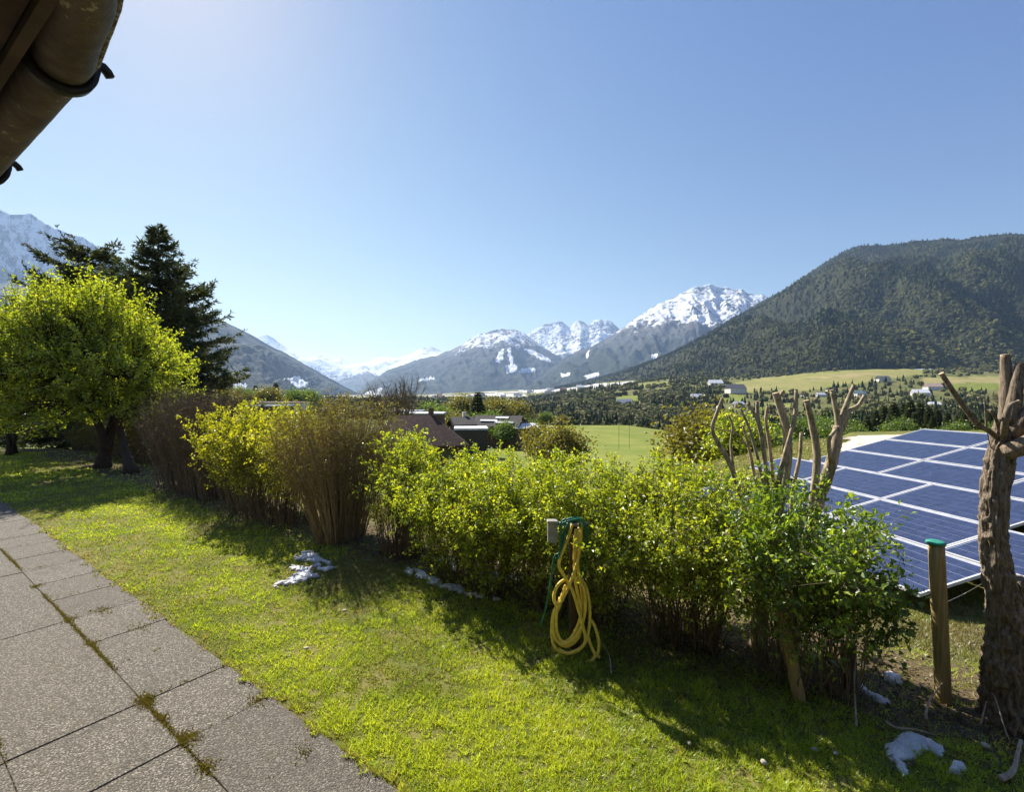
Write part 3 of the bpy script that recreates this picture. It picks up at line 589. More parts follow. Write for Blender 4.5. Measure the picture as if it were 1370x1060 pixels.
# ------------------------------------------------------------------ shrubs
def rot_dirs(n, up=.5, s=1.0):
    d = rng.normal(0, s, (n, 3)); d[:, 2] = np.abs(d[:, 2])*.6+up; return unit(d)
def shrub(name, label, cat, c0, c1, wid, H, nst, leaf, nleaf, lsize, stem='twig', low=.3, basew=.35, fan=1.0, shape=None, twl=(.12, .32), stem_r=.006, ntw=9, bare=0.0, group=None, wob=.04, leafdens_top=0.0, lw=.62):
    """stems stand on the line c0-c1 (ground points), bend out to a crown of width wid and height H; leaves grow on the side twigs"""
    c0, c1 = np.array(c0, float), np.array(c1, float); L = c1[:2]-c0[:2]; ln = max(np.linalg.norm(L), 1e-6); ax = L/ln if ln > 1e-3 else np.array((1., 0)); pr = np.array((-ax[1], ax[0]))
    t = thing(name, label, cat, (c0+c1)/2, 0, group)
    s = rng.random(nst); side = rng.uniform(-1, 1, nst); off = rng.uniform(-1, 1, nst)
    base = c0[:2]+L*s[:, None]+pr*(side*basew*.5)[:, None]*wid; base = np.c_[base, terrain_z(base[:, 0], base[:, 1])-.02]
    hs = shape(s) if shape else np.ones(nst)
    hh = H*hs*(1-.22*np.abs(side)**3)*rng.uniform(.55, 1.03, nst)**.6
    top = np.c_[base[:, :2]+pr*(side*wid*.5*(1-basew)*fan)[:, None]+ax*(off*.12*ln*.3+rng.normal(0, .05, nst)+fan*.16*(s-.5)*2*wid)[:, None], (c0[2]+(c1[2]-c0[2])*s)+hh]
    ctrl = base+(top-base)*.5; ctrl[:, :2] = base[:, :2]+(top[:, :2]-base[:, :2])*.28+rng.normal(0, wob, (nst, 2)); ctrl[:, 2] += hh*.06
    sm = MB(); K = 6; prev = base; tint = rng.random(nst)
    def bez(q): q = np.asarray(q)[..., None]; return base*(1-q)**2+2*ctrl*q*(1-q)+top*q*q
    for k in range(1, K+1):
        cur = bez(np.full(nst, k/K))+(rng.normal(0, wob*.25, (nst, 3)) if k < K else 0); r0, r1 = stem_r*(1-.75*(k-1)/K), stem_r*(1-.75*k/K)
        sm.sticks(prev, cur, r0*(.6+.8*tint), r1*(.6+.8*tint), tint); prev = cur
    LP, LD = [], []
    idx = np.repeat(np.arange(nst), ntw); q = rng.uniform(low, 1, len(idx))**(.8)
    def bz(i, q): q = q[:, None]; return base[i]*(1-q)**2+2*ctrl[i]*q*(1-q)+top[i]*q*q
    a = bz(idx, q); out = np.c_[(top-base)[idx][:, :2]*1.2, np.zeros(len(idx))]
    d = unit(rng.normal(0, .75, (len(idx), 3))+np.array((0, 0, .75))+out*.8); l = rng.uniform(*twl, len(idx))*(1-.35*q)
    b = a+d*l[:, None]; b[:, 2] = np.minimum(b[:, 2], c0[2]+H*1.08+rng.normal(0, .03, len(b)))
    sm.sticks(a, b, stem_r*.33, stem_r*.14, tint[idx])
    sm.build('stems', M[stem], t, stuff=True, loc=(c0+c1)/2)
    # leaves spread along the twigs, in little bunches
    if nleaf:
        w = (.25+np.clip((a[:, 2]-c0[2])/H, 0, 1)**(1+leafdens_top)); w = w/w.sum(); nb = nleaf//4
        j = rng.choice(len(idx), nb, p=w); f = rng.random(nb)**.7; c = a[j]+(b-a)[j]*f[:, None]
        c = np.repeat(c, 4, 0)+rng.normal(0, lsize*.5, (nb*4, 3)); dd = unit(np.repeat(d[j], 4, 0)*.5+rng.normal(0, .8, (nb*4, 3))+np.array((0, 0, .15)))
        nr = unit(rng.normal(0, .7, (nb*4, 3))+np.array((0, 0, .8))); sz = lsize*rng.uniform(.35, 1.35, nb*4)
        tn = np.clip(.5+.25*rng.normal(0, 1, nb*4)+.3*(np.repeat(f, 4)-.5), .07, 1); tn = np.where(rng.random(nb*4) < .02, 0, tn)
        c[:, 2] = np.maximum(c[:, 2], terrain_z(c[:, 0], c[:, 1])+.03)
        MB().leaves(c, dd, nr, sz, sz*lw, tn).build('foliage', M[leaf], t, stuff=True, loc=(c0+c1)/2)
    return t
def GP(x, y):                    # ground point on the level lawn
    d = FPX*EYE/(y-HY); return np.array(((x-CX)/FPX*d, d, 0.))
def UV(u, v): X, Y = xy_of(u, v); return np.array((X, Y, float(terrain_z(X, Y))))
# from right to left along the hedge line
dome = lambda s: 1-.16*np.abs(2*s-1)**3
shrub('hedge_shrub', 'wide rounded green hedge shrub between thin shrub and hose', 'shrub', UV(3.02, 3.12), UV(2.15, 3.12), 1.25, 1.10, 150, 'leaf_green', 46000, .0255, low=.05, basew=.4, stem_r=.0045, ntw=17, twl=(.1, .32), wob=.12, shape=dome)
shrub('hedge_shrub', 'rounded green hedge shrub directly behind the yellow hose', 'shrub', UV(1.92, 3.12), UV(1.28, 3.14), 1.25, 1.13, 120, 'leaf_green', 38000, .0255, low=.08, basew=.4, stem_r=.0045, ntw=17, twl=(.1, .32), wob=.12, shape=dome)
shrub('hedge_shrub', 'rounded green shrub with bare brown lower stems right of the hose', 'shrub', UV(1.02, 3.14), UV(.62, 3.18), 1.2, 1.13, 95, 'leaf_green', 27000, .027, low=.3, basew=.28, fan=1.2, stem_r=.0058, ntw=16, wob=.08, shape=dome)
shrub('leafy_shrub', 'loose bright green shrub wrapped around the pollarded trunks', 'shrub', UV(.38, 3.02), UV(.02, 3.06), 1.0, 1.10, 60, 'leaf_fresh', 9500, .032, low=.25, basew=.3, fan=1.0, stem_r=.0045, ntw=12, twl=(.18, .40), wob=.08)
shrub('leafy_shrub', 'low arching sprays of green leaves beside the short stub post', 'shrub', UV(.02, 2.98), UV(-.03, 3.02), .55, .80, 26, 'leaf_deep', 2600, .034, low=.3, basew=.3, fan=1.0, stem_r=.004, ntw=9, twl=(.10, .26))
shrub('twiggy_shrub', 'thin green upright shrub right of the brown twiggy one', 'shrub', UV(3.85, 3.2), UV(3.35, 3.2), .66, 1.2, 130, 'leaf_green', 9500, .028, low=.2, basew=.5, stem_r=.005, ntw=8, leafdens_top=.6)
shrub('twiggy_shrub', 'tall brown shrub of bare fanned stems with few buds', 'shrub', UV(4.72, 3.12), UV(4.42, 3.14), 1.2, 1.62, 560, 'leaf_olive', 19000, .02, stem='twig_tan', low=.3, basew=.38, fan=1.4, stem_r=.0048, ntw=8, twl=(.10, .30), wob=.03, leafdens_top=1.2)
shrub('yellow_shrub', 'bright yellow green rounded shrub left of the brown twiggy shrub', 'shrub', UV(7.0, 3.15), UV(5.45, 3.15), 1.25, 1.46, 240, 'leaf_yellow', 26000, .040, low=.25, basew=.4, fan=1.15, stem_r=.006, ntw=10)
shrub('bare_shrub', 'dark leafless shrub in the shade beside the green tree', 'shrub', UV(9.9, 3.35), UV(7.7, 3.30), 1.3, 1.75, 520, 'leaf_olive', 1500, .02, low=.2, basew=.5, stem_r=.007, ntw=13, twl=(.2, .5))
shrub('clipped_shrub', 'olive brown clipped shrub behind the dark forked trunk', 'shrub', UV(15.8, 4.4), UV(13.4, 4.4), 1.5, 1.35, 380, 'leaf_olive', 15000, .04, low=.2, basew=.6, stem_r=.007, ntw=11, lw=.7)
shrub('clipped_shrub', 'long low brownish hedge at the far left lawn edge', 'shrub', UV(21.5, 4.6), UV(16.4, 4.5), 1.4, 1.2, 420, 'leaf_olive', 15000, .045, low=.2, basew=.6, stem_r=.008, ntw=10, lw=.7)

# ------------------------------------------------------------------ bright green garden tree at left, its neighbour and the cedar behind
def crown_tree(name, label, base, forks, centre, radii, nshoot, leaf, nleaf, lsize, bark, shoot=(.3, .6), updr=.6, spikes=0, trunk_r=.16, cat='tree', dens=None):
    t = thing(name, label, cat, base); tr = MB(); anchors = []
    for pts, r0, r1 in forks:
        p = spline(pts, 14); r = np.linspace(r0, r1, 14)*.72; r[:2] *= np.array((1.35, 1.12))
        tr.tube(p, r, 10, tint=rng.random(), disp=lambda a, b, l: 1+.22*(fbm(a*16, b*16, l*2.2, 3, 61)-.5)); anchors.append(p[5:])
    anchors = np.concatenate(anchors); centre = np.asarray(centre, float); radii = np.asarray(radii, float)
    # limbs to the middle of the crown
    nl = 26; tgt = centre+unit(rng.normal(0, 1, (nl, 3)))*radii*rng.uniform(.35, .75, (nl, 1)); sm = MB(); lim = []
    for q in tgt:
        i = np.argmin(np.linalg.norm(anchors-q, axis=1)+rng.random(len(anchors))*.5); a = anchors[i]; m = (a+q)/2+rng.normal(0, .12, 3)+np.array((0, 0, .06))
        p = spline([a, m, q], 8); tr.tube(p, np.linspace(trunk_r*.32, trunk_r*.09, 8), 6, tint=rng.random()); lim.append(p[2:])
    lim = np.concatenate(lim)
    tr.build('trunk', M[bark], t, smooth=True, loc=base)
    dirs = unit(rng.normal(0, 1, (nshoot, 3))); dirs[:, 2] = np.where(dirs[:, 2] < -.8, -dirs[:, 2], dirs[:, 2])
    lump = .55+.85*fbm(dirs[:, 0]*2.4+7, dirs[:, 1]*2.4, dirs[:, 2]*2.4, 3, 71)
    a = centre+dirs*radii*(rng.uniform(.25, 1, nshoot)**.45*lump)[:, None]
    d = unit(dirs*.8+rng.normal(0, .35, (nshoot, 3))+np.array((0, 0, updr))); ln = rng.uniform(*shoot, nshoot); b = a+d*ln[:, None]
    if spikes:
        k = np.argsort(-a[:, 2]+rng.normal(0, .25, nshoot))[:spikes]; d[k] = unit(np.array((0, 0, 1.))+rng.normal(0, .16, (spikes, 3))); b[k] = a[k]+d[k]*rng.uniform(.3, .95, (spikes, 1))
    near = lim[np.array([np.argmin(((lim-q)**2).sum(1)) for q in a])]
    sm.sticks(near, a, .010, .006, rng.random(nshoot)); sm.sticks(a, b, .006, .0025, rng.random(nshoot)); sm.build('branches', M[bark], t, stuff=True, loc=base)
    j = rng.integers(0, nshoot, nleaf); f = rng.random(nleaf); c = a[j]+(b-a)[j]*f[:, None]+rng.normal(0, lsize*.55, (nleaf, 3))
    dd = unit(d[j]*.5+rng.normal(0, .8, (nleaf, 3))); nr = unit(rng.normal(0, .75, (nleaf, 3))+np.array((0, 0, .7))); sz = lsize*rng.uniform(.55, 1.3, nleaf)
    MB().leaves(c, dd, nr, sz, sz*.66, np.clip(.5+.25*rng.normal(0, 1, nleaf)+.25*(f-.5), 0, 1)).build('crown', M[leaf], t, stuff=True, loc=base)
    return t
b0 = GP(137, 626); D0 = b0[1]
crown_tree('green_tree', 'bright yellow green tree on a dark forked trunk at the left lawn edge', b0,
           [([b0, P(142, 600, D0), P(150, 570, D0+.1), P(165, 530, D0+.2), P(185, 490, D0+.2)], .19, .06), ([P(143, 603, D0), P(135, 575, D0-.1), P(118, 545, D0-.2), P(95, 510, D0-.3), P(70, 480, D0-.3)], .12, .04),
            ([GP(176, 634), P(168, 605, D0-.3), P(160, 575, D0), P(150, 540, D0), P(130, 490, D0+.3), P(120, 450, D0+.4)], .14, .04), ([P(150, 570, D0+.1), P(190, 545, D0+.3), P(215, 510, D0+.3)], .09, .03)],
           P(112, 500, D0), (1.75, 1.6, 1.5), 1600, 'leaf_green', 66000, .060, 'bark_dark', spikes=240, updr=.55)
b1 = GP(12, 609); D1 = b1[1]
crown_tree('green_tree', 'thin trunked green tree cut off by the left edge', b1,
           [([b1, P(12, 590, D1), P(8, 570, D1), P(-8, 545, D1), P(-25, 520, D1)], .085, .04), ([GP(21, 607), P(19, 590, D1), P(22, 570, D1), P(26, 545, D1), P(30, 515, D1)], .06, .03)],
           P(-6, 492, D1), (2.0, 1.6, 1.25), 900, 'leaf_green', 30000, .066, 'bark_dark', spikes=30, trunk_r=.1)

def needle_tree(name, label, base, height, rad_fn, nwh, per, bark='bark_dark', nn=14, nl=.13, droop=.12, seed=0, cat='tree', lean=(0, 0), tw=.016, parent=None):
    t = thing(name, label, cat, base); base = np.asarray(base, float)
    tr = MB().tube(spline([base, base+np.array((lean[0]*.4, lean[1]*.4, height*.5)), base+np.array((lean[0], lean[1], height))], 16), np.linspace(height*.022, .008, 16), 8); tr.build('trunk', M[bark], t, True, loc=base)
    sm = MB(); A, Dv, U = [], [], []
    for k in range(nwh):
        f = .08+.9*(k/(nwh-1))**.95; n = per if f < .8 else max(4, per-2)
        for q in range(n):
            th = rng.uniform(0, 6.283); R = rad_fn(f, th)*rng.uniform(.65, 1.08); z = height*(f+rng.normal(0, .012)); o = base+np.array((lean[0]*f, lean[1]*f, z))
            dr = np.array((math.cos(th), math.sin(th), 0)); m = 9; s = np.linspace(0, 1, m)
            rise = (.55*f-.12)*R
            pts = o+dr*(s*R)[:, None]+np.array((0, 0, 1.))*(rise*s-droop*R*np.sin(s*2.6)+.10*R*s**3)[:, None]+rng.normal(0, .012*R, (m, 3))*s[:, None]
            sm.sticks(pts[:-1], pts[1:], np.linspace(.012+.012*R, .004, m-1), np.linspace(.010+.010*R, .003, m-1), rng.random())
            side = np.array((-dr[1], dr[0], 0)); nt = int(5+R*7); ss = rng.uniform(.12, 1, nt)
            o2 = np.stack([np.interp(ss, s, pts[:, c]) for c in range(3)], -1); sg = np.sign(rng.normal(0, 1, nt))
            ln = (1.05-ss)*R*.42*rng.uniform(.5, 1.1, nt)+.08; dv = unit(dr*.75+side*sg[:, None]*.85+np.array((0, 0, 1.))*rng.normal(-.02, .2, nt)[:, None])
            e = o2+dv*ln[:, None]; sm.sticks(o2, e, .005, .002, rng.random())
            for a, b_, l in zip(np.vstack([o2, pts[3:-1]]), np.vstack([e, pts[4:]]), np.concatenate([ln, np.full(m-4, R/9)])):
                w = max(3, int(nn*l/.3)); g = rng.random(w)[:, None]; A.append(a+(b_-a)*g); Dv.append(np.repeat([unit(b_-a)], w, 0))
    sm.build('branches', M[bark], t, stuff=True, loc=base)
    A, Dv = np.concatenate(A), np.concatenate(Dv); k = len(A); d = unit(Dv*.9+rng.normal(0, .55, (k, 3))+np.array((0, 0, .12)))
    MB().leaves(A, d, rng.normal(0, 1, (k, 3)), rng.uniform(.6, 1.2, k)*nl, rng.uniform(.7, 1.3, k)*tw*2, np.clip(rng.normal(.45, .25, k), 0, 1), .1).build('needles', M['needle'], t, stuff=True, loc=base)
    return t
cb = TZ(212, 17.5); ch = P(203, 303, 17.5)[2]-cb[2]
def cedar_r(f, th):
    east = .5+.5*math.cos(th); r = np.interp(f, [0, .25, .45, .6, .72, .82, .92, 1], [3.0, 3.2, 2.9, 2.4, 1.95, 1.15, .55, .1])
    return r*(1.05 if east > .5 else 1.0)
needle_tree('cedar_tree', 'tall dark cedar with tiered spreading branches behind the green tree', cb, ch, cedar_r, 26, 11, nn=17, nl=.17, tw=.022)
cb2 = TZ(124, 18.5); ch2 = P(128, 336, 18.5)[2]-cb2[2]
needle_tree('cedar_tree', 'flat topped dark cedar adjoining the tall cedar on its left', cb2, ch2, lambda f, th: np.interp(f, [0, .4, .7, .85, .95, 1], [2.6, 2.6, 2.4, 2.0, 1.5, .6]), 20, 10, nn=16, nl=.17, tw=.022)
cb3 = TZ(-22, 19); ch3 = P(-22, 412, 19)[2]-cb3[2]
needle_tree('cedar_tree', 'dark conifer at the far left edge below the snowy mountain', cb3, ch3, lambda f, th: np.interp(f, [0, .4, .8, 1], [1.9, 1.6, .9, .1]), 16, 9, nn=16, nl=.17, tw=.02)

# ------------------------------------------------------------------ pollarded trunks
def limb(mb, pts, rpx, d, n=12, seg=.03, amp=.20, fr=38, cap=True, thin=1.0):
    """pts: photo points (x, y[, depth offset]); rpx: radius in photo pixels along it"""
    q = np.array([P(p[0], p[1], d+(p[2] if len(p) > 2 else 0)) for p in pts]); L = np.linalg.norm(np.diff(q, axis=0), axis=1).sum(); m = max(6, int(L/seg))
    c = spline(q, m); r = np.interp(np.linspace(0, len(pts)-1, m), range(len(pts)), rpx)*d/FPX*math.cos(math.atan((pts[0][0]-CX)/FPX))*thin; sd = random.random()*50
    mb.tube(c, r, n, tint=random.random(), disp=lambda a, b, l: 1+amp*2*(fbm(a*fr+sd, b*fr, l*fr*.18, 4, 81, ridge=True)-.62)+.10*(vnoise(a*6+sd, b*6, l*7, 82)-.5))
    if cap: return c[-1], unit(c[-1]-c[-3]), r[-1]
def cut(t, e): MB().tube(np.array([e[0]-e[1]*.002, e[0]+e[1]*.006]), e[2]*1.05, 14).build('cut_face', M['cut_wood'], t)
M['cut_wood'] = m_plain('pale_cut_wood', (.42, .31, .19), .8, .25, 40)
def pollard(label, base_px, limbs, d):
    t = thing('pollarded_tree', label, 'tree', P(*base_px, d)); tr = MB()
    for pts, r, has in limbs:
        e = limb(tr, pts, r, d, thin=.62)
        if has: cut(t, e)
    lo = P(*base_px, d); tr.build('trunk', M['bark_cut'], t, True, loc=lo)
    return t
pollard('left pollarded tree with several bare sawn stems above the green shrub', (1012, 876),
        [([(1012, 880), (1016, 845), (1022, 800), (1026, 750), (1030, 715)], [21, 17, 15, 14, 12], 0), ([(1024, 780), (1012, 735), (1000, 695), (988, 655), (975, 618), (960, 592), (953, 574), (958, 556), (966, 534)], [7, 7, 6.5, 6.5, 6, 5.5, 4.5, 4, 3.6], 1),
         ([(1028, 725), (1024, 670), (1015, 620), (1003, 575), (991, 548)], [6, 5, 4, 3, 2.4], 1), ([(1030, 715), (1026, 650), (1021, 600), (1012, 560), (1000, 541)], [6, 5.5, 4.5, 4, 3], 1),
         ([(1026, 650), (1021, 590), (1014, 560), (1013, 538)], [5.5, 5, 4.5, 4], 1), ([(1030, 720), (1044, 670), (1052, 630), (1054, 590), (1050, 565), (1042, 540), (1038, 527)], [12, 11, 10.5, 9.5, 9, 8, 7.5], 1),
         ([(1044, 530, .02), (1048, 524, .02)], [5, 4], 1), ([(1036, 680, -.05), (1043, 640, -.06), (1051, 605, -.06), (1061, 570, -.05), (1065, 545, -.04), (1065, 522, -.04)], [6, 5.5, 5, 5, 4.5, 3.8], 1),
         ([(1032, 700, .05), (1034, 650, .06), (1030, 600, .07), (1025, 565, .08), (1027, 545, .08)], [5, 4.6, 4.2, 4, 3.6], 1), ([(1018, 690, .06), (1010, 640, .07), (1002, 600, .08), (994, 570, .08)], [4.5, 4, 3.4, 3], 1),
         ([(1056, 700, .04), (1062, 650, .06), (1070, 610, .08), (1072, 580, .08)], [5, 4.6, 4.2, 3.8], 1), ([(985, 650, .0), (978, 600, .02), (980, 570, .03), (975, 556, .03)], [3.4, 3, 2.6, 2.2], 1),
         ([(1000, 598), (985, 580), (955, 573), (935, 563), (915, 545)], [2, 1.6, 1.4, 1, .6], 0)], 2.95)
pollard('right pollarded tree with forked stubs beside the solar panels', (1056, 872),
        [([(1056, 876, -.1), (1062, 830, -.1), (1072, 770, -.05), (1084, 715), (1094, 675), (1104, 645), (1113, 615), (1119, 590), (1122, 570)], [20, 15, 14, 13, 13, 13, 13, 12, 11], 0),
         ([(1084, 720), (1086, 680), (1091, 640), (1093, 605), (1086, 565), (1079, 537)], [9, 8.5, 8.5, 8.5, 7.5, 6.5], 1), ([(1120, 590), (1121, 565), (1117, 540), (1113, 523)], [8, 7, 6, 4.8], 1),
         ([(1112, 620, -.04), (1109, 590, -.06), (1118, 575, -.05)], [5, 4.5, 4], 0),
         ([(1122, 585), (1126, 560), (1134, 538), (1142, 516)], [8, 6.5, 6, 4.5], 1), ([(1125, 568), (1136, 550), (1148, 543), (1156, 530)], [7, 6, 5.2, 4], 1), ([(1127, 578), (1133, 562), (1136, 552)], [4, 3.6, 3], 1)], 3.0)
def big_trunk():
    d = 2.25; t = thing('old_tree', 'thick furrowed trunk of a cut back tree at the right edge', 'tree', P(1343, 985, d)); tr = MB()
    kw = dict(n=96, seg=.005, amp=.34, fr=62)
    limb(tr, [(1356, 1000), (1354, 960), (1353, 900), (1351, 850), (1342, 805), (1334, 760), (1329, 710), (1331, 660), (1337, 620), (1343, 590), (1347, 562)], [48, 43, 38, 31, 23, 21, 19.5, 19.5, 19.5, 18.5, 16], d, **kw)
    limb(tr, [(1400, 1000, .05), (1394, 900, .05), (1386, 850, .05), (1374, 810, .05), (1358, 775, .03)], [50, 38, 32, 24, 14], d, **kw)
    s = dict(n=20, seg=.012, amp=.14, fr=45)
    for pts, r in (([(1349, 575), (1348, 540), (1346, 505), (1345, 476)], [15, 12, 9, 7]), ([(1352, 565, -.03), (1358, 530, -.04), (1362, 505, -.04), (1365, 486, -.04)], [13, 10, 8, 6]), ([(1355, 580, -.02), (1368, 565, -.06), (1385, 540, -.08), (1396, 515, -.1)], [16, 13, 11, 10]),
                   ([(1348, 605, -.04), (1366, 598, -.09), (1388, 586, -.12), (1410, 560, -.14)], [14, 15, 14, 12]), ([(1342, 590, -.02), (1345, 565, -.09), (1350, 545, -.10), (1362, 538, -.1)], [5, 5.5, 5, 3.5])):
        cut(t, limb(tr, pts, r, d, **s))
    s = dict(n=8, seg=.02, amp=.08, fr=40)
    e = limb(tr, [(1338, 590), (1325, 578, -.02), (1308, 568, -.03), (1290, 545, -.04), (1274, 522, -.05), (1260, 501, -.05)], [5, 4.6, 4.2, 4.4, 4.4, 4.2], d, **s); cut(t, e)
    limb(tr, [(1338, 580), (1333, 562, -.05), (1325, 549, -.07)], [3.5, 3, 2.6], d, **s); limb(tr, [(1320, 575), (1318, 545, -.03), (1317, 528, -.04)], [1.6, 1.4, .9], d, **s)
    limb(tr, [(1326, 600), (1322, 585, -.05), (1318, 560, -.06)], [.8, .8, .6], d, **s)
    lo = P(1343, 985, d); tr.build('trunk', M['bark_big'], t, True, loc=lo)
big_trunk()

# ------------------------------------------------------------------ posts, stake and hoses
def timber_post(mb, a, b, r, n=12):
    p = spline([a, b], 10); mb.tube(p, r, n, disp=lambda x, y, l: 1+.05*(vnoise(x*40, y*40, l*3, 91)-.5)+0*l)
def posts():
    a = P(1263, 940, 2.42); t = thing('wooden_post', 'upright wooden post with a flat green cap before the solar panels', 'post', a)
    mb = MB(); timber_post(mb, a-np.array((0, 0, .05)), P(1252.5, 729, 2.42), .034, 20); mb.build('post', M['timber'], t, True, loc=a)
    c = P(1252, 727, 2.42); cp = MB().tube(np.array([c+np.array((0, 0, z)) for z in (-.006, 0, .008, .0125)]), [.040, .042, .041, .032], 20); cp.build('cap', m_plain('green_plastic_cap', (.03, .22, .16), .5, .25, 30), t, True, loc=a)
    a = P(1078, 962, 2.42); t = thing('leaning_stake', 'round bark stripped stake leaning left under the leafy shrub', 'stake', a)
    mb = MB(); timber_post(mb, a-np.array((0, 0, .05)), P(1043, 812, 2.50), .031, 14); mb.build('stake', M['timber'], t, True, loc=a)
    a = P(1137, 962, 2.50); t = thing('stub_post', 'short shaded stub post right of the leaning stake', 'post', a)
    mb = MB(); timber_post(mb, a-np.array((0, 0, .05)), P(1135, 862, 2.55), .036, 14); mb.build('post', M['timber_dark'], t, True, loc=a)
    a = P(769, 862, 2.95); t = thing('hose_post', 'short dark timber post in the hedge that carries the hoses', 'post', a)
    mb = MB(); timber_post(mb, a-np.array((0, 0, .12)), P(768, 694, 2.92), .036, 14); mb.build('post', M['timber_dark'], t, True, loc=a)
    g = m_plain('grey_weathered_metal', (.30, .29, .26), .55, .2, 25, .2); bx = MB().box(P(739, 711, 2.85), (.058, .05, .128), None, .006)
    bo = bx.build('electric_box', g, t, loc=a); bo2 = MB().box(P(739, 697.5, 2.845), (.066, .06, .012), None, .004).build('lid', g, bo)
    ar = MB().tube(np.array([P(744, 701, 2.86), P(768, 703, 2.88), P(788, 701, 2.86)]), .012, 8); ar.build('hose_hanger', g, t, True, loc=a)
posts()
def hoses():
    S = lambda cx, cy, d: P(700+cx*.2171, 670+cy*.2171, d)
    yel = m_plain('yellow_hose_rubber', (.78, .57, .09), .45, .15, 40, 0, .15, .4); grn = m_plain('green_hose_rubber', (.015, .14, .08), .45, .3, 40, 0, 0, .4)
    t = MB(); R = .0098
    H = [[(300, 150, .03), (285, 205, 0), (262, 270, -.01), (220, 390, -.02), (255, 470, -.02), (305, 560, -.02), (342, 680, -.025), (372, 790, -.03), (384, 850, -.03), (372, 890, -.03), (335, 922, -.03), (270, 942, -.03), (215, 915, -.02)],
         [(350, 135, .03), (358, 190, 0), (345, 330, -.01), (308, 460, -.03), (255, 585, -.03), (212, 645, -.03), (190, 612, -.02), (196, 555, -.01), (225, 510, 0), (250, 492, .02)],
         [(325, 175, .02), (318, 250, 0), (316, 380, 0), (322, 500, -.01), (350, 640, -.01), (352, 720, -.01), (318, 810, -.01), (280, 860, -.01), (240, 868, -.01), (208, 810, -.01), (205, 700, 0), (235, 600, .0), (262, 520, .02)],
         [(345, 165, .02), (335, 300, .01), (345, 470, .0), (378, 560, -.01), (382, 680, -.02), (352, 790, -.02), (300, 860, -.02), (245, 885, -.02), (196, 850, -.01), (182, 740, 0), (200, 660, .01)],
         [(338, 465, .02), (385, 530, .01), (408, 640, 0), (408, 760, -.01), (385, 870, -.02), (330, 930, -.02), (262, 940, -.02), (196, 905, -.01), (176, 820, .0), (186, 700, .01), (228, 600, .02)],
         [(330, 470, .03), (352, 520, .02), (368, 640, .01), (362, 760, .0), (335, 850, 0), (280, 895, 0), (225, 885, .0), (195, 820, .01), (190, 740, .02), (228, 640, .03)],
         [(405, 720, .01), (440, 775, 0), (464, 860, -.01), (462, 930, -.02), (445, 950, -.02), (415, 890, -.01), (398, 830, 0)],
         [(470, 968, -.03), (450, 955, -.03), (425, 985, -.04), (385, 1000, -.05)],
         [(350, 240, .0), (340, 190, .01), (330, 240, .0), (322, 262, .0)]]
    for h in H: t.tube(spline([S(x, y, 2.835+o) for x, y, o in h], len(h)*8), R, 8)
    o = t.build('garden_hose', yel, None, True, loc=S(320, 940, 2.75)); tag(o, 'coiled yellow garden hose hanging from the post in the hedge', 'hose')
    t = MB()
    G = [[(235, 260, -.01), (226, 170, -.01), (245, 122, -.01), (300, 108, -.01), (350, 108, 0), (385, 150, 0), (392, 230, 0), (380, 360, .01), (370, 478, .02)], [(255, 150, -.02), (270, 118, -.02), (310, 112, -.02), (345, 130, -.02), (352, 165, -.02)],
         [(345, 112, -.02), (290, 130, -.02), (262, 175, -.01), (232, 250, 0), (222, 320, .01), (192, 350, .01), (175, 450, .02), (160, 560, .03), (135, 680, .03), (108, 770, .03)], [(228, 135, -.02), (232, 220, -.02), (224, 330, -.01), (208, 420, 0)],
         [(360, 120, .0), (398, 185, .0), (395, 240, .0), (375, 420, .01)], [(240, 140, -.03), (300, 122, -.03), (360, 118, -.02), (390, 180, -.01)], [(268, 140, 0), (250, 240, 0), (228, 330, 0), (200, 360, .0)]]
    for h in G: t.tube(spline([S(x, y, 2.825+o) for x, y, o in h], len(h)*7), .0062, 7)
    o = t.build('garden_hose', grn, None, True, loc=S(320, 300, 2.75)); tag(o, 'thin green garden hose looped over the post above the yellow hose', 'hose')
hoses()

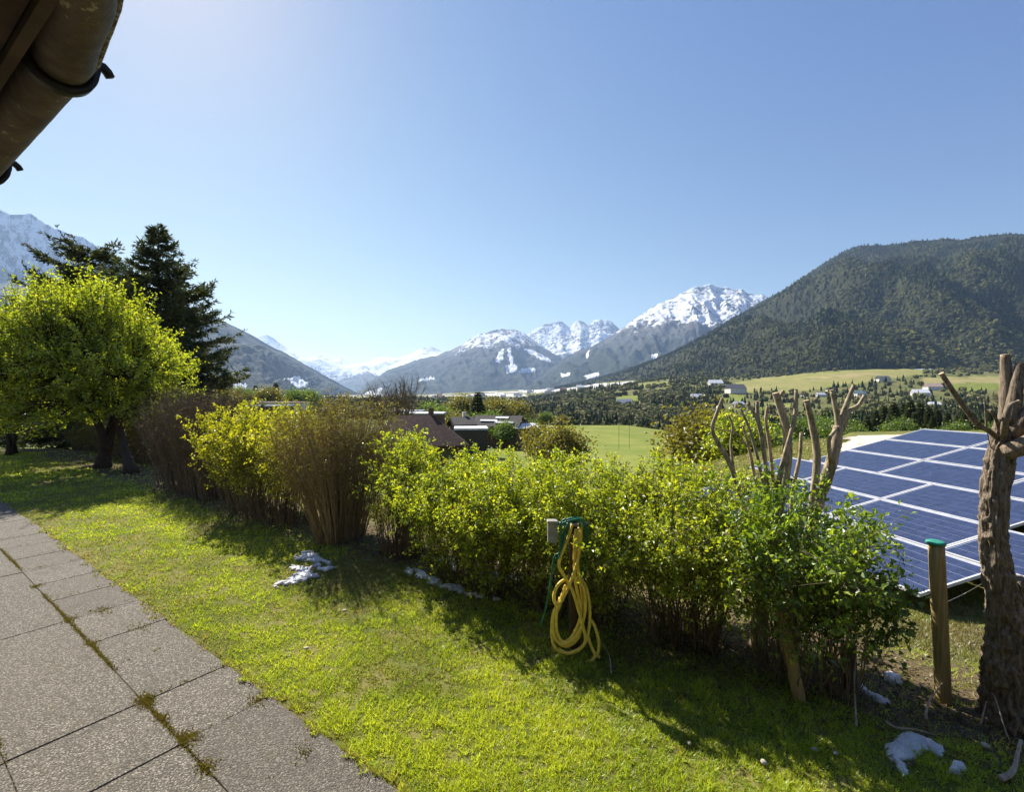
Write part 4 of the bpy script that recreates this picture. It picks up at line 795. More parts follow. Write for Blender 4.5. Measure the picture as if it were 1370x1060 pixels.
# ------------------------------------------------------------------ solar array
def build_solar():
    tt = rad(13.2); N0 = np.array((4.48, 5.1, -.60)); r = unit(np.array((-.12, .993, 0.))); h = np.array((.993, .12, 0.)); c = h*math.cos(tt)+np.array((0, 0, math.sin(tt))); n = np.cross(c, r); A = np.array([r, c, n])
    root = thing('solar_array', 'tilted ground mounted solar array of blue panels with pale frames', 'solar array', N0)
    alu = m_plain('pale_aluminium', (.50, .51, .53), .55, .12, 12, .1); dark = m_plain('grey_steel_support', (.16, .16, .16), .5, .2, 12, .6)
    t = NT('solar_cell'); p = t.pos(); col = t.mix(t.mr(t.noise(p, 9, 3), .35, .65), (.018, .027, .066), (.031, .043, .100)); col = t.mix(t.mr(t.vor(p, 60, 'F1', 'Distance'), .2, .8, 0, .35), col, (.044, .058, .11))
    cell = t.done(t.bsdf(col, .3, None, 0, .35))
    sheet = m_plain('panel_backsheet', (.40, .44, .56), .5, .05, 10, 0, 0, .25)
    PL, PW, PITCH = 1.74, 1.0, 1.026; base = mesh = None; proto = None; protos = {}
    rows = {0: [1.72, 3.5, 5.28-1.78+1.78], 1: [1.72, 3.5], 2: [1.72, 3.5], 3: [.67, 2.43, 4.19], 4: [-1.09, .67, 2.43, 4.19], 5: [0.0, 1.77, 3.54]}
    rows = {0: [-.06, 1.72, 3.5], 1: [-.06, 1.72, 3.5], 2: [-.06, 1.72, 3.5], 3: [.67, 2.43, 4.19], 4: [-1.09, .67, 2.43], 5: [0.0, 1.77, 3.54]}
    fmb = MB(); fw, fh = .022, .038
    for a, b in (((PL/2, fw/2), (PL, fw)), ((PL/2, PW-fw/2), (PL, fw))): fmb.box((a[0], a[1], 0), (b[0], b[1], fh))
    for x in (fw/2, PL-fw/2): fmb.box((x, PW/2, -.0), (fw, PW-2*fw-.001, fh-.002))
    smb = MB().box((PL/2, PW/2, .006), (PL-2*fw-.002, PW-2*fw-.002, .006))
    cx, cyy = (PL-2*fw-.03)/10, (PW-2*fw-.024)/6
    def cellv(g=.0062): return MB().box((0, 0, 0), (cx-g, cyy-g, .002))
    cpos = [(fw+.015+cx*(i+.5), fw+.012+cyy*(j+.5), .0105) for i in range(10) for j in range(6)]
    allc = MB()
    for q in cpos: allc.box(q, (cx-.0062, cyy-.0062, .002))
    me = {k: mb.build(k, m).data for k, mb, m in (('frame', fmb, alu), ('sheet', smb, sheet), ('all', allc, cell), ('cell', cellv(), cell))}
    for o in [o for o in COL.objects if o.name in ('frame', 'sheet', 'all', 'cell')]: bpy.data.objects.remove(o)
    from mathutils import Matrix
    for k, ss in rows.items():
        for s0 in ss:
            o = bpy.data.objects.new('solar_panel', me['frame']); COL.objects.link(o); o.parent = root
            q = r*s0+c*((5-k)*PITCH)+rng.normal(0, .002, 3); o.matrix_local = Matrix([[r[0], c[0], n[0], q[0]], [r[1], c[1], n[1], q[1]], [r[2], c[2], n[2], q[2]], [0, 0, 0, 1]])
            b = bpy.data.objects.new('backsheet', me['sheet']); COL.objects.link(b); b.parent = o
            if (k, s0) in ((5, 0.0), (5, 1.77), (4, .67), (4, -1.09), (3, .67)):
                for cp in cpos:
                    e = bpy.data.objects.new('solar_cell', me['cell']); COL.objects.link(e); e.parent = o; e.location = cp
            else:
                e = bpy.data.objects.new('cell_grid', me['all']); COL.objects.link(e); e.parent = o; e['kind'] = 'stuff'
    for ct in (1.3, 3.6, 5.3):
        a = N0+r*(.0 if ct < 1.5 else .72)+c*ct-n*.05; b = N0+r*5.1+c*ct-n*.05
        MB().box((a+b)/2, (np.linalg.norm(b-a), .05, .045), A).build('rail', dark, root)
        for f in (.08, .5, .92):
            q = a+(b-a)*f-n*.025; g = float(terrain_z(q[0], q[1])); hgt = max(q[2]-g+.1, .06); MB().box((q[0], q[1], q[2]-hgt/2), (.05, .05, hgt), A*np.array((1, 1, 1))).build('support_leg', dark, root)
    w = MB().tube(spline([P(1262, 808, 2.44), P(1290, 795, 3.0), P(1325, 775, 2.3)], 12), .0012, 5); tag(w.build('fence_wire', M['wire'], None, loc=P(1262, 808, 2.44)), 'thin loose wire running from the wooden post to the furrowed trunk', 'wire')
M['wire'] = m_plain('galvanised_wire', (.35, .34, .32), .5, .2, 60, .6)
build_solar()

# ------------------------------------------------------------------ house eave with its gutter (upper left corner)
def build_house():
    base = np.array((*xy_of(0, -1.2), 0)); root = thing('house', 'brown house eave with a weathered round gutter in the upper left corner', 'house', base)
    a = rad(56.9); ug = np.array((-math.sin(a), math.cos(a), 0.)); vg = np.array((math.cos(a), math.sin(a), 0.)); up = np.array((0, 0, 1.))
    H = 1.05; zc = EYE+H+.031; R = .072
    def ray(x, y, h): d = h*FPX/(HY-y); return np.array(((x-CX)/FPX*d, d, 0.))
    o = [ray(0, 235, H)+ug*2.6, ray(0, 235, H), ray(96, 129, H), ray(123, 98, H), ray(150, 20, H+.01), ray(150, 20, H)+np.array((.316, -.32, 0))*2.2]
    axis = []
    for i, q in enumerate(o):
        d = unit(o[min(i+1, 5)]-o[max(i-1, 0)]); nrm = np.array((-d[1], d[0], 0.)); nrm = nrm if nrm @ vg > 0 else -nrm; axis.append(q-nrm*.063+up*zc)
    ax = np.concatenate([np.linspace(axis[k], axis[k+1], m, endpoint=False) for k, m in zip(range(5), (20, 14, 6, 8, 14))]+[axis[-1:]])
    d = unit(np.gradient(ax, axis=0)); nr = unit(np.stack([-d[:, 1], d[:, 0], 0*d[:, 0]], -1)); nr = np.where((nr @ vg)[:, None] > 0, nr, -nr)
    t = NT('old_gutter_paint'); p = t.pos(); n1 = t.noise(p, 9, 6, .65); n2 = t.noise(t.mapping(p, (22, 22, 30)), 1.0, 5, .7); n3 = t.noise(p, 70, 4)
    col = t.mix(t.mr(n1, .35, .65), (.085, .062, .042), (.15, .115, .08)); col = t.mix(t.mr(t.math('ADD', t.math('MULTIPLY', n2, .6), t.math('MULTIPLY', n1, .4)), .585, .625), col, (.38, .32, .21)); col = t.mix(t.mr(t.math('ADD', t.math('MULTIPLY', n2, .6), t.math('MULTIPLY', n3, .4)), .36, .42, 1, 0), col, (.16, .085, .04))
    col = t.mix(t.math('MULTIPLY', t.attr('tint'), t.mr(n3, .42, .6)), col, (.36, .33, .29))
    gm = t.done(t.bsdf(col, .8, t.bump(t.math('ADD', n2, n3), .35, .003), .1, .35))
    m = len(ax); L = np.concatenate([[0], np.cumsum(np.linalg.norm(np.diff(ax, axis=0), axis=1))])
    def half(Rr, th0, th1, k, flip=False):
        th = np.linspace(th0, th1, k); V = ax[:, None]+nr[:, None]*(np.cos(th)*Rr)[None, :, None]+up*(np.sin(th)*Rr)[None, :, None]
        V = V+(nr*((vnoise(L*6, 2, 0, 4)-.5)*.006)[:, None])[:, None]
        i = np.arange(m-1)[:, None]*k; j = np.arange(k-1)[None, :]; F = np.stack([i+j, i+j+1, i+k+j+1, i+k+j], -1).reshape(-1, 4)
        tn = np.repeat(np.linspace(0, 1, k)[None, :]**12, m, 0).ravel()
        return V.reshape(-1, 3), F[:, ::-1] if flip else F, tn
    mb = MB(); V, F, tn = half(R, -math.pi, 0, 25); mb.add(V, F, tn); V, F, tn = half(R-.004, -math.pi, 0, 25, True); mb.add(V, F, tn)
    g = mb.build('gutter', gm, root, True)
    MB().tube(ax+nr*(R+.004)+up*.006, .0085, 10, tint=.9, disp=lambda x, y, l: 1+.15*(vnoise(x*0+l*20, 1, 0, 7)-.5)).build('gutter_bead', gm, g, True)
    iron = m_plain('dark_iron_bracket', (.022, .020, .019), .5, .3, 40, .4, .2)
    for px, py, w in ((112, 112, .046), (2, 236, .046), (-90, 322, .046)):
        q = ray(px, py, H)+up*0; k = np.argmin(np.linalg.norm(ax[:, :2]-(q[:2]-nr[np.argmin(np.linalg.norm(ax[:, :2]-q[:2], axis=1))][:2]*.063), axis=1)); o0, dd, nn = ax[k], d[k], nr[k]; R2 = R+.013
        th = np.linspace(-math.pi*1.02, -.08, 34); pr = [(math.cos(x)*R2, math.sin(x)*R2) for x in th]
        pr = [(-R2-.006, .16), (-R2-.003, .08)]+pr+[(R2+.004, .012), (R2+.004, .030), (R2+.012, .044), (R2+.026, .046), (R2+.038, .036), (R2+.046, .022)]
        pr = np.array(pr); c = o0+nn*pr[:, :1]+up*pr[:, 1:2]; tg = unit(np.gradient(c, axis=0)); no = np.cross(dd, tg); hw = np.full((len(c), 1), w/2); hw[-6:] *= np.linspace(.9, .5, 6)[:, None]; h = .011
        if hw.shape: V = np.stack([c-dd*hw-no*h, c+dd*hw-no*h, c+dd*hw*.8+no*h, c-dd*hw*.8+no*h], 1); nV = len(c); i = np.arange(nV-1)[:, None]*4; j = np.arange(4)[None, :]; kk = (j+1) % 4
        F = np.stack([i+j, i+kk, i+4+kk, i+4+j], -1).reshape(-1, 4)
        MB().add(V.reshape(-1, 3), [F, np.array([[3, 2, 1, 0], [nV*4-4, nV*4-3, nV*4-2, nV*4-1]])]).build('gutter_bracket', iron, g, True)
    wood = m_plain('dark_eave_board', (.07, .045, .028), .8, .3, 6, 0, .3); plaster = m_plain('cream_plaster', (.55, .50, .42), .9, .08, 6, 0, .3); tile = m_plain('brown_roof_tile', (.10, .055, .04), .85, .25, 9, 0, .4)
    pc = float(ax[20] @ vg)-R-.016; z0 = EYE+H+.16
    A = np.array([ug, vg, up]); W = lambda u, v, z: ug*u+vg*v+up*z
    MB().box(W(.6, pc-.02, z0-.09), (11, .028, .22), A).build('fascia_board', wood, root)
    for k in range(8):
        MB().box(W(.6, pc-.10-.13*k, z0-.16+.0*k), (11, .124, .02), A, .003).build('soffit_board', wood, root)
    sl = rad(24); A2 = np.array([ug, vg*math.cos(sl)-up*math.sin(sl), up*math.cos(sl)+vg*math.sin(sl)])
    roof = MB().box(W(.6, pc-2.0, z0+.06+2.03*math.tan(sl)), (11.2, 4.6, .05), A2).build('roof', tile, root)
    MB().box(W(.6, pc-1.05-.1, (z0-.16)/2), (10.6, .2, z0-.18), A).build('wall', plaster, root)
build_house()

# ------------------------------------------------------------------ snow left in the shade
def m_snow():
    t = NT('old_snow'); p = t.pos(); n = t.noise(p, 90, 5, .6); b = t.noise(p, 12, 4)
    c = t.mix(t.mr(b, .35, .7), (.78, .80, .82), (.55, .56, .57)); c = t.mix(t.mr(t.noise(p, 130, 3), .60, .68), c, (.30, .24, .17))
    return t.done(t.bsdf(c, .6, t.bump(n, 1.0, .012), 0, .3, Subsurface_Weight=.15))
M['snow'] = m_snow()
def snow(label, poly, hgt=.02, n=64, lift=.006, ground=None, rag=.1, holes=.42):
    g = np.array([GP(x, y)[:2] if ground is None else ground(x, y)[:2] for x, y in poly]); lo, hi = g.min(0)-.02, g.max(0)+.02; ctr = (lo+hi)/2
    X, Y = np.meshgrid(np.linspace(lo[0], hi[0], n), np.linspace(lo[1], hi[1], n)); sc_ = max(hi-lo)
    jx = X+(fbm(X/sc_*9, Y/sc_*9, 0, 4, 14)-.5)*rag*sc_; jy = Y+(fbm(X/sc_*9, Y/sc_*9, 5, 4, 15)-.5)*rag*sc_
    ins = inpoly([tuple(q) for q in g], jx, jy); dist = np.full(X.shape, 9.); e = np.roll(g, -1, 0)
    for a, b in zip(g, e):
        t = np.clip(((jx-a[0])*(b-a)[0]+(jy-a[1])*(b-a)[1])/max((b-a)@(b-a), 1e-9), 0, 1); dist = np.minimum(dist, np.hypot(jx-a[0]-t*(b-a)[0], jy-a[1]-t*(b-a)[1]))
    ins &= fbm(X*16, Y*16, 0, 4, 18)+dist/sc_*2.2 > holes
    th = hgt*(1-np.exp(-dist/(sc_*.06)))*(.8+.5*(vnoise(X/sc_*8, Y/sc_*8, 0, 16)-.3))
    Z = terrain_z(X, Y)+lift+np.where(ins, th, -.012-dist*.1)
    c = ins[:-1, :-1] | ins[1:, :-1] | ins[:-1, 1:] | ins[1:, 1:]; i, j = np.nonzero(c); q = i*n+j; F = np.stack([q, q+1, q+n+1, q+n], -1)
    used = np.unique(F); mp = -np.ones(n*n, int); mp[used] = np.arange(len(used)); V = np.stack([X, Y, Z], -1).reshape(-1, 3)[used]
    o = mesh_obj('snow_patch', V-np.array((*ctr, 0)), [mp[F]], M['snow'], None, True); o.location = (*ctr, 0); return tag(o, label, 'snow patch')
snow('hook shaped melting snow patch in the shade before the furrowed trunk', [(1183, 1000), (1198, 992), (1204, 983), (1216, 981), (1232, 987), (1246, 990), (1258, 998), (1265, 1008), (1262, 1015), (1252, 1012), (1243, 1006), (1234, 1006), (1229, 1017), (1215, 1020), (1205, 1018), (1213, 1027), (1217, 1035), (1208, 1042), (1201, 1030), (1190, 1018)], .022, 130, rag=.06)
snow('small forked scrap of snow right of the hook shaped patch', [(1268, 1034), (1275, 1023), (1290, 1027), (1295, 1033), (1285, 1034), (1284, 1040), (1274, 1039)], .025, 40)
snow('thin ragged snow patch on the sunny lawn before the brown shrub', [(362, 783), (380, 777), (392, 770), (384, 762), (395, 757), (410, 760), (425, 756), (438, 758), (446, 762), (430, 766), (415, 764), (424, 770), (440, 771), (420, 774), (400, 780), (375, 787)], .006, 140, lift=.016, rag=.2, holes=.50)
snow('small ragged snow scrap in the shade of the brown twiggy shrub', [(392, 748), (402, 740), (414, 738), (425, 743), (440, 752), (446, 757), (420, 752), (400, 752)], .006, 100, lift=.012, rag=.2, holes=.52)
snow('long narrow snow strip under the left end of the clipped hedge', [(534, 762), (545, 757), (560, 763), (585, 773), (600, 782), (625, 790), (650, 794), (676, 802), (655, 804), (625, 798), (600, 791), (570, 780), (548, 771)], .016, 150, lift=.008, rag=.09, holes=.52)
snow('snow lying behind the clipped hedge stems', [(580, 745), (610, 750), (650, 762), (690, 772), (700, 782), (660, 778), (620, 766), (585, 756)], .04, 80, rag=.08)
snow('bright snow glimpsed through the gap right of the hose', [(798, 770), (812, 760), (830, 760), (838, 770), (826, 782), (806, 785)], .05, 40, ground=lambda x, y: np.array(((x-CX)/FPX*4.6, 4.6+(772-y)*.03, 0)))
snow('thin snow streak right of the short stub post', [(1146, 921), (1153, 920), (1166, 931), (1180, 936), (1191, 943), (1186, 945), (1172, 940), (1158, 932)], .03, 60)
snow('dirty snow scrap at the sunny foot of the slope', [(1180, 905), (1192, 903), (1206, 910), (1208, 917), (1196, 918), (1184, 912)], .03, 40)
def scraps():
    st = m_plain('pale_stone', (.42, .38, .32), .85, .25, 60, 0, .4)
    for x, y, r, nm, lb in ((461, 821, .022, 'pale stone in the sunny lawn below the thin snow patch', 1), (410, 872, .02, 'pale stone in the lawn nearest the path', 1), (1022, 1027, .022, 'white stone at the sunny edge of the hedge shade', 1), (1318, 1004, .024, 'rounded pale stone between snow scrap and trunk', 1), (1090, 1009, .018, 'flat pale stone in the hedge shade', 1), (720, 890, .014, 'small pale stone in the lawn left of the hose', 1), (922, 1000, .016, 'oblong pale stone in the lawn right of the hose', 1), (1118, 1014, .017, 'grey stone beside the flat pale stone', 1)):
        c = GP(x, y); th = np.linspace(0, 2*math.pi, 10, endpoint=False); mb = MB(); ph = np.linspace(-1.2, 1.57, 6); V = []
        for p in ph: V += [(math.cos(a)*math.cos(p)*(1+.25*math.sin(a*2+x)), math.sin(a)*math.cos(p)*(1+.2*math.sin(a*3+y)), math.sin(p)*.62) for a in th]
        r *= .7; V = np.array(V)*r+c+np.array((0, 0, r*.55+.012)); i = np.arange(5)[:, None]*10; j = np.arange(10)[None, :]; k = (j+1) % 10
        tag(mb.add(V, np.stack([i+j, i+k, i+10+k, i+10+j], -1).reshape(-1, 4)).build('stone', st, None, True, loc=c), lb and nm, 'stone')
    bl = m_bark('bleached_branch', (.20, .15, .11), (.42, .35, .27), (60, 60, 20), .5, .002)
    def branch(label, pts, r):
        q = np.array([GP(x, y)+np.array((0, 0, z)) for x, y, z in pts]); mb = MB().tube(spline(q, 24), np.linspace(r, r*.45, 24), 8, disp=lambda a, b, l: 1+.3*(vnoise(a*60, b*60, l*25, 4)-.5)); return tag(mb.build('fallen_branch', bl, None, True, loc=q[0]), label, 'branch')
    branch('bleached forked branch end lying in the lower right corner', [(1338, 1049, .02), (1352, 1046, .03), (1358, 1036, .035), (1362, 1022, .05), (1366, 1012, .07)], .012)
    branch('thin curved twig propped beside the wooden post foot', [(1238, 968, .02), (1242, 958, .06), (1252, 950, .09), (1264, 942, .12), (1273, 940, .14)], .005)
    branch('pale thin twig leaning on the furrowed trunk base', [(1312, 975, .02), (1322, 968, .12), (1330, 976, .16), (1345, 995, .06), (1352, 1000, .02)], .004)
    branch('bent dry stem standing right of the stub post', [(1146, 978, .02), (1144, 960, .07), (1143, 940, .12), (1145, 925, .18)], .005)
    branch('thin curved dry stem right of the hose', [(818, 905, .01), (815, 885, .03), (806, 872, .05), (800, 866, .07)], .004)
    branch('dry stick lying before the stub post', [(1185, 972, .02), (1200, 980, .02), (1225, 985, .03), (1250, 990, .02)], .006)
scraps()

# ------------------------------------------------------------------ middle distance
def tree_data(kind, H, seed):
    """returns meshes (trunk, crown) of a middle distance tree of height H"""
    r = np.random.default_rng(seed); tr, cr = MB(), MB()
    if kind == 'conifer':
        tr.tube([(0, 0, -.3), (0, 0, H*.5), (0, 0, H*.97)], [H*.022, H*.014, .01], 6); k = 2600; f = r.random(k)**.8; th = r.uniform(0, 6.28, k); lay = np.round(f*15)/15
        R = H*.24*(1.02-f)*(.6+.4*r.random(k)**.4)*(1+.25*np.sin(th*3+lay*23)); z = H*(.06+.94*(lay*.4+f*.6))-.12*R
        p = np.stack([np.cos(th)*R*.55, np.sin(th)*R*.55, z], -1); d = np.stack([np.cos(th), np.sin(th), r.normal(-.15, .25, k)], -1)
        cr.leaves(p, d, np.array((0, 0, .6))+r.normal(0, .8, (k, 3)), .09*H*(1.15-f)+.03*H, .05*H*(1.2-f), np.clip(r.normal(.4, .25, k), 0, 1), .15); return tr, cr, 'bark_dark', 'needle'
    lf = {'bush': 'leaf_deep', 'olive': 'leaf_olive', 'bright': 'leaf_green', 'bare': None}[kind]
    nl = 26 if kind != 'bare' else 30; tr.tube([(0, 0, -.3), (.02*H, 0, H*.25), (0, .02*H, H*(.45 if kind != 'bare' else .75))], [H*.03, H*.022, H*.012], 6)
    e = unit(r.normal(0, 1, (nl, 3))); e[:, 2] = np.abs(e[:, 2])*.9+.1; c = e*np.array((.36, .36, .48))*H*r.uniform(.6, 1, (nl, 1))+np.array((0, 0, H*.48)); a = np.stack([0*c[:, 0], 0*c[:, 0], r.uniform(.2, .55, nl)*H], -1)
    if kind == 'bare':
        c = np.stack([r.normal(0, .17, nl)*H, r.normal(0, .17, nl)*H, r.uniform(.6, 1, nl)*H], -1); a = np.stack([0*c[:, 0], 0*c[:, 0], r.uniform(.2, .6, nl)*H], -1)
        tr.sticks(a, c, .006*H, .002*H); j = r.integers(0, nl, 260); g = r.uniform(.35, 1, 260)[:, None]; s = a[j]+(c-a)[j]*g; tr.sticks(s, s+unit(r.normal(0, .6, (260, 3))+np.array((0, 0, .9)))*r.uniform(.06, .2, (260, 1))*H, .0022*H, .0009*H); return tr, None, 'twig', None
    tr.sticks(a, c, .012*H, .004*H); k = 4200; j = r.integers(0, nl, k); p = c[j]+r.normal(0, .105*H, (k, 3)); p[:, 2] = np.maximum(p[:, 2], .05*H); cr.leaves(p, unit(r.normal(0, 1, (k, 3))), r.normal(0, .6, (k, 3))+np.array((0, 0, .8)),   .05*H*r.uniform(.6, 1.2, k), .034*H, r.random(k)); return tr, cr, 'twig', lf
_td = {}
def mid_tree(name, kind, x, d, top, label, group=None, var=0, cat='tree', wid=1.0):
    b = TZ(x, d); H = max(P(x, top, d)[2]-b[2], .5); key = (kind, var)
    if key not in _td:
        tr, cr, mt, mc = tree_data(kind, 1.0, 100+var*7+len(kind)); _td[key] = (tr.build('t', M[mt]).data, cr.build('t', M[mc]).data if cr else None)
        for o in [o for o in COL.objects if o.name.split('.')[0] == 't']: bpy.data.objects.remove(o)
    t = thing(name, label, cat, b, rng.uniform(0, 6.28), group); t.scale = (H*wid, H*wid, H)
    for nm, me in zip(('trunk', 'crown'), _td[key]):
        if me: o = bpy.data.objects.new(nm, me); COL.objects.link(o); o.parent = t
    return t
lab = {0: 'dark conifer in the row beyond the solar panels'}
ORD = 'first second third fourth fifth sixth seventh eighth ninth tenth eleventh twelfth thirteenth fourteenth fifteenth sixteenth seventeenth eighteenth nineteenth twentieth twenty-first twenty-second twenty-third'.split()
CONX = [1132, 1146, 1160, 1172, 1183, 1196, 1209, 1218, 1231, 1243, 1255, 1268, 1281, 1292, 1302, 1313, 1325, 1352, 1363, 1190, 1224, 1248, 1300]; BUSHX = [1120, 1140, 1276, 1332, 1100, 1085, 1066, 1205]
for i, (x, top, d) in enumerate([(1132, 562, 62), (1146, 560, 70), (1160, 556, 66), (1172, 549, 72), (1183, 543, 74), (1196, 538, 70), (1209, 541, 76), (1218, 535, 72), (1231, 539, 74), (1243, 543, 70), (1255, 548, 75), (1268, 552, 70), (1281, 556, 66), (1292, 545, 62), (1302, 552, 60), (1313, 560, 64), (1325, 549, 70), (1352, 553, 66), (1363, 545, 72), (1190, 556, 58), (1224, 552, 58), (1248, 557, 60), (1300, 562, 54)]):
    mid_tree('conifer_tree', 'conifer', x, d, top, ORD[sorted(CONX).index(x)]+' dark conifer from the left in the row beyond the solar panels', 'conifers beyond the solar panels', i % 4, wid=1.1)
for i, (x, top, d) in enumerate([(1120, 560, 58), (1140, 571, 48), (1276, 566, 50), (1332, 566, 52), (1100, 563, 66), (1085, 558, 70), (1066, 563, 66), (1205, 562, 50)]):
    mid_tree('bushy_tree', 'bush', x, d, top, ORD[sorted(BUSHX).index(x)]+' low bushy tree from the left beyond the solar panels', 'bushy trees beyond the solar panels', i % 3, wid=1.2)
mid_tree('round_bush', 'bright', 988, 21, 560, 'bright green rounded bush behind the left pollarded tree', None, 1, 'bush', 1.15)
mid_tree('round_bush', 'bush', 1008, 23, 566, 'dark bush right of the bright green rounded bush', None, 2, 'bush', 1.2)
mid_tree('olive_shrub', 'olive', 940, 24, 556, 'brownish open shrub left of the bright rounded bush', None, 0, 'shrub', 1.1)
mid_tree('olive_shrub', 'olive', 748, 30, 569, 'yellowish young shrub showing above the clipped hedge', None, 1, 'shrub', 1.0)
mid_tree('olive_shrub', 'olive', 722, 34, 572, 'smaller yellowish shrub left of the one above the hedge', None, 2, 'shrub', .9)
mid_tree('dark_shrub', 'bush', 1075, 26, 588, 'dark low shrub between the two pollarded trees', None, 0, 'shrub', 1.5)
mid_tree('bare_tree', 'bare', 509, 70, 510, 'slender bare tree left of the brown tiled roof', None, 0, wid=1.1)
mid_tree('bare_tree', 'bare', 531, 62, 506, 'bare tree with upright branches rising over the brown roof', None, 1, wid=.9)
mid_tree('bare_tree', 'bare', 545, 66, 502, 'tallest bare tree beside the brown tiled roof', None, 2, wid=1.0)
mid_tree('bare_tree', 'bare', 1345, 200, 520, 'faint bare tree on the far slope at the right edge', None, 3)
mid_tree('conifer_tree', 'conifer', 639, 110, 525, 'lone dark conifer standing behind the dark roofed houses', None, 1, wid=1.5)
for i, (x, top, d, kd, lb) in enumerate([(592, 546, 95, 'bush', 'dark rounded tree right of the brown roof ridge'), (606, 553, 82, 'olive', 'olive tree left of the white walled house'), (580, 540, 105, 'bush', 'dark tree just behind the brown roof ridge'), (660, 536, 130, 'olive', 'brownish tree right of the lone conifer'), (676, 533, 150, 'bare', 'bare grey tree above the pale streaked roof'), (690, 538, 140, 'olive', 'olive tree right of the pale streaked roof'),
                                     (620, 533, 140, 'olive', 'brownish tree left of the lone conifer'), (655, 552, 100, 'bush', 'dark low tree behind the pale streaked roof'), (700, 560, 96, 'bush', 'dark tree at the meadow edge right of the streaked roof'), (712, 548, 150, 'bare', 'bare tree at the far left end of the meadow'), (640, 556, 92, 'bush', 'dark tree beside the white walled house'), (672, 565, 84, 'bush', 'low dark bush before the pale streaked roof'), (730, 552, 190, 'bush', 'dark tree on the far meadow edge left of centre'), (752, 556, 200, 'olive', 'olive tree on the far meadow edge')]):
    mid_tree('valley_tree', kd, x, d, top, lb, None, i % 3, wid=1.25)
for i, (x, top, d, kd, lb) in enumerate([(342, 516, 160, 'conifer', 'dark pointed conifer above the long pinkish roof'), (369, 512, 165, 'conifer', 'taller dark conifer right of the first above the pinkish roof'), (357, 520, 150, 'olive', 'pale green tree between the two conifers over the pinkish roof'), (392, 522, 170, 'bush', 'dark tree above the right end of the pinkish roof'), (322, 520, 150, 'bush', 'dark round tree above the bluish long roof'), (307, 526, 140, 'olive', 'olive tree over the left end of the bluish roof'),
                                     (286, 520, 60, 'olive', 'light olive tree right of the tall cedar'), (300, 532, 58, 'olive', 'small olive tree left of the bluish roof end'), (412, 523, 190, 'bush', 'dark tree far right of the pinkish roof'), (334, 524, 155, 'bush', 'dark low tree left of the pointed conifer')]):
    mid_tree('valley_tree', kd, x, d, top, lb, None, i % 3, wid=1.2)

def m_tiles(name, a, b):
    t = NT(name); p = t.n('TexCoord').outputs['Object']; n = t.noise(p, 6, 5, .7); v = t.vor(t.mapping(p, (3, 3, 3)), 1.2, 'F1', 'Color')
    c = t.mix(t.mr(n, .35, .65), a, b); c = t.mix(t.math('MULTIPLY', t.n('SeparateColor', inp={0: v}).outputs[0], .5), c, tuple(q*.6 for q in a)); return t.done(t.bsdf(c, .85, t.bump(n, .5, .03), 0, .2))
M['roof_brown'] = m_tiles('brown_tiles', (.055, .032, .026), (.12, .072, .056)); M['roof_grey'] = m_tiles('grey_roofing', (.10, .10, .11), (.19, .19, .20)); M['roof_red'] = m_tiles('red_tiles', (.13, .06, .04), (.22, .11, .08))
M['roof_pale'] = m_tiles('snowy_roofing', (.62, .64, .68), (.82, .83, .86)); M['wall_white'] = m_plain('white_render', (.60, .58, .54), .9, .06, 3); M['wall_wood'] = m_plain('brown_boards', (.12, .08, .05), .85, .25, 5); M['roof_dark'] = m_tiles('dark_roofing', (.045, .042, .042), (.09, .085, .08)); M['roof_teal'] = m_tiles('teal_metal_roof', (.16, .24, .26), (.24, .33, .35))
M['glass'] = m_plain('dark_window_glass', (.02, .025, .03), .1, .1, 3, 0, 0, .6); M['pinkish'] = m_tiles('pinkish_roofing', (.38, .27, .22), (.55, .42, .36)); M['bluish'] = m_tiles('bluish_roofing', (.22, .24, .30), (.34, .36, .42))
def house(label, x, d, w, l, eave, rise, roof, wall='wall_white', rz=0, hip=False, group=None, name='house', over=.35, base=None, nwin=3, cat='house', flat=False):
    b = TZ(x, d) if base is None else np.array(base, float); t = thing(name, label, cat, b, rz, group)
    def part(mb, nm, m, par=t): o = mesh_obj(nm, np.concatenate(mb.V), mb.F, M[m], par); return o
    wmb = MB().box((0, 0, eave/2-.6), (w, l, eave+1.2))
    if not hip and not flat: wmb.add([(-w/2, -l/2, eave), (-w/2, l/2, eave), (-w/2, 0, eave+rise), (w/2, -l/2, eave), (w/2, l/2, eave), (w/2, 0, eave+rise)], [np.array([[0, 1, 2], [3, 5, 4]])])
    part(wmb, 'wall', wall); W, L = w/2+over, l/2+over; dz = rise*over/(l/2); e = eave-dz; th = .18
    rm = MB()
    if flat: rm.box((0, 0, eave+.12), (w+2*over, l+2*over, .24))
    else:
        k = min(L, W)*.95 if hip else 0; top = [(-W+k, 0, eave+rise), (W-k, 0, eave+rise)]; bot = [(-W, -L, e), (W, -L, e), (W, L, e), (-W, L, e)]
        V = bot+top+[(a, b_, c-th) for a, b_, c in bot+top]; F4 = np.array([(0, 1, 5, 4), (2, 3, 4, 5), (6, 10, 11, 7), (8, 11, 10, 9), (0, 6, 7, 1), (1, 7, 8, 2), (2, 8, 9, 3), (3, 9, 6, 0)]); F3 = np.array([(1, 2, 5), (3, 0, 4), (7, 11, 8), (9, 10, 6)]); rm.add(V, [F4, F3])
        r_ = part(rm, 'roof', roof); ch = MB().box((w*.18, l*.12, eave+rise+.1), (.55, .55, 1.3)); part(ch, 'chimney', wall, r_)
    if flat: part(rm, 'roof', roof)
    for i in range(nwin):
        for s in (-1, 1):
            o = MB().box((-w/2+w*(i+.5)/nwin, s*(l/2+.01), eave*.55), (.9, .06, 1.1)); part(o, 'window', 'glass')
    part(MB().box((w/2+.01, 0, 1.0), (.06, .95, 2.0)), 'door', 'wall_wood'); return t
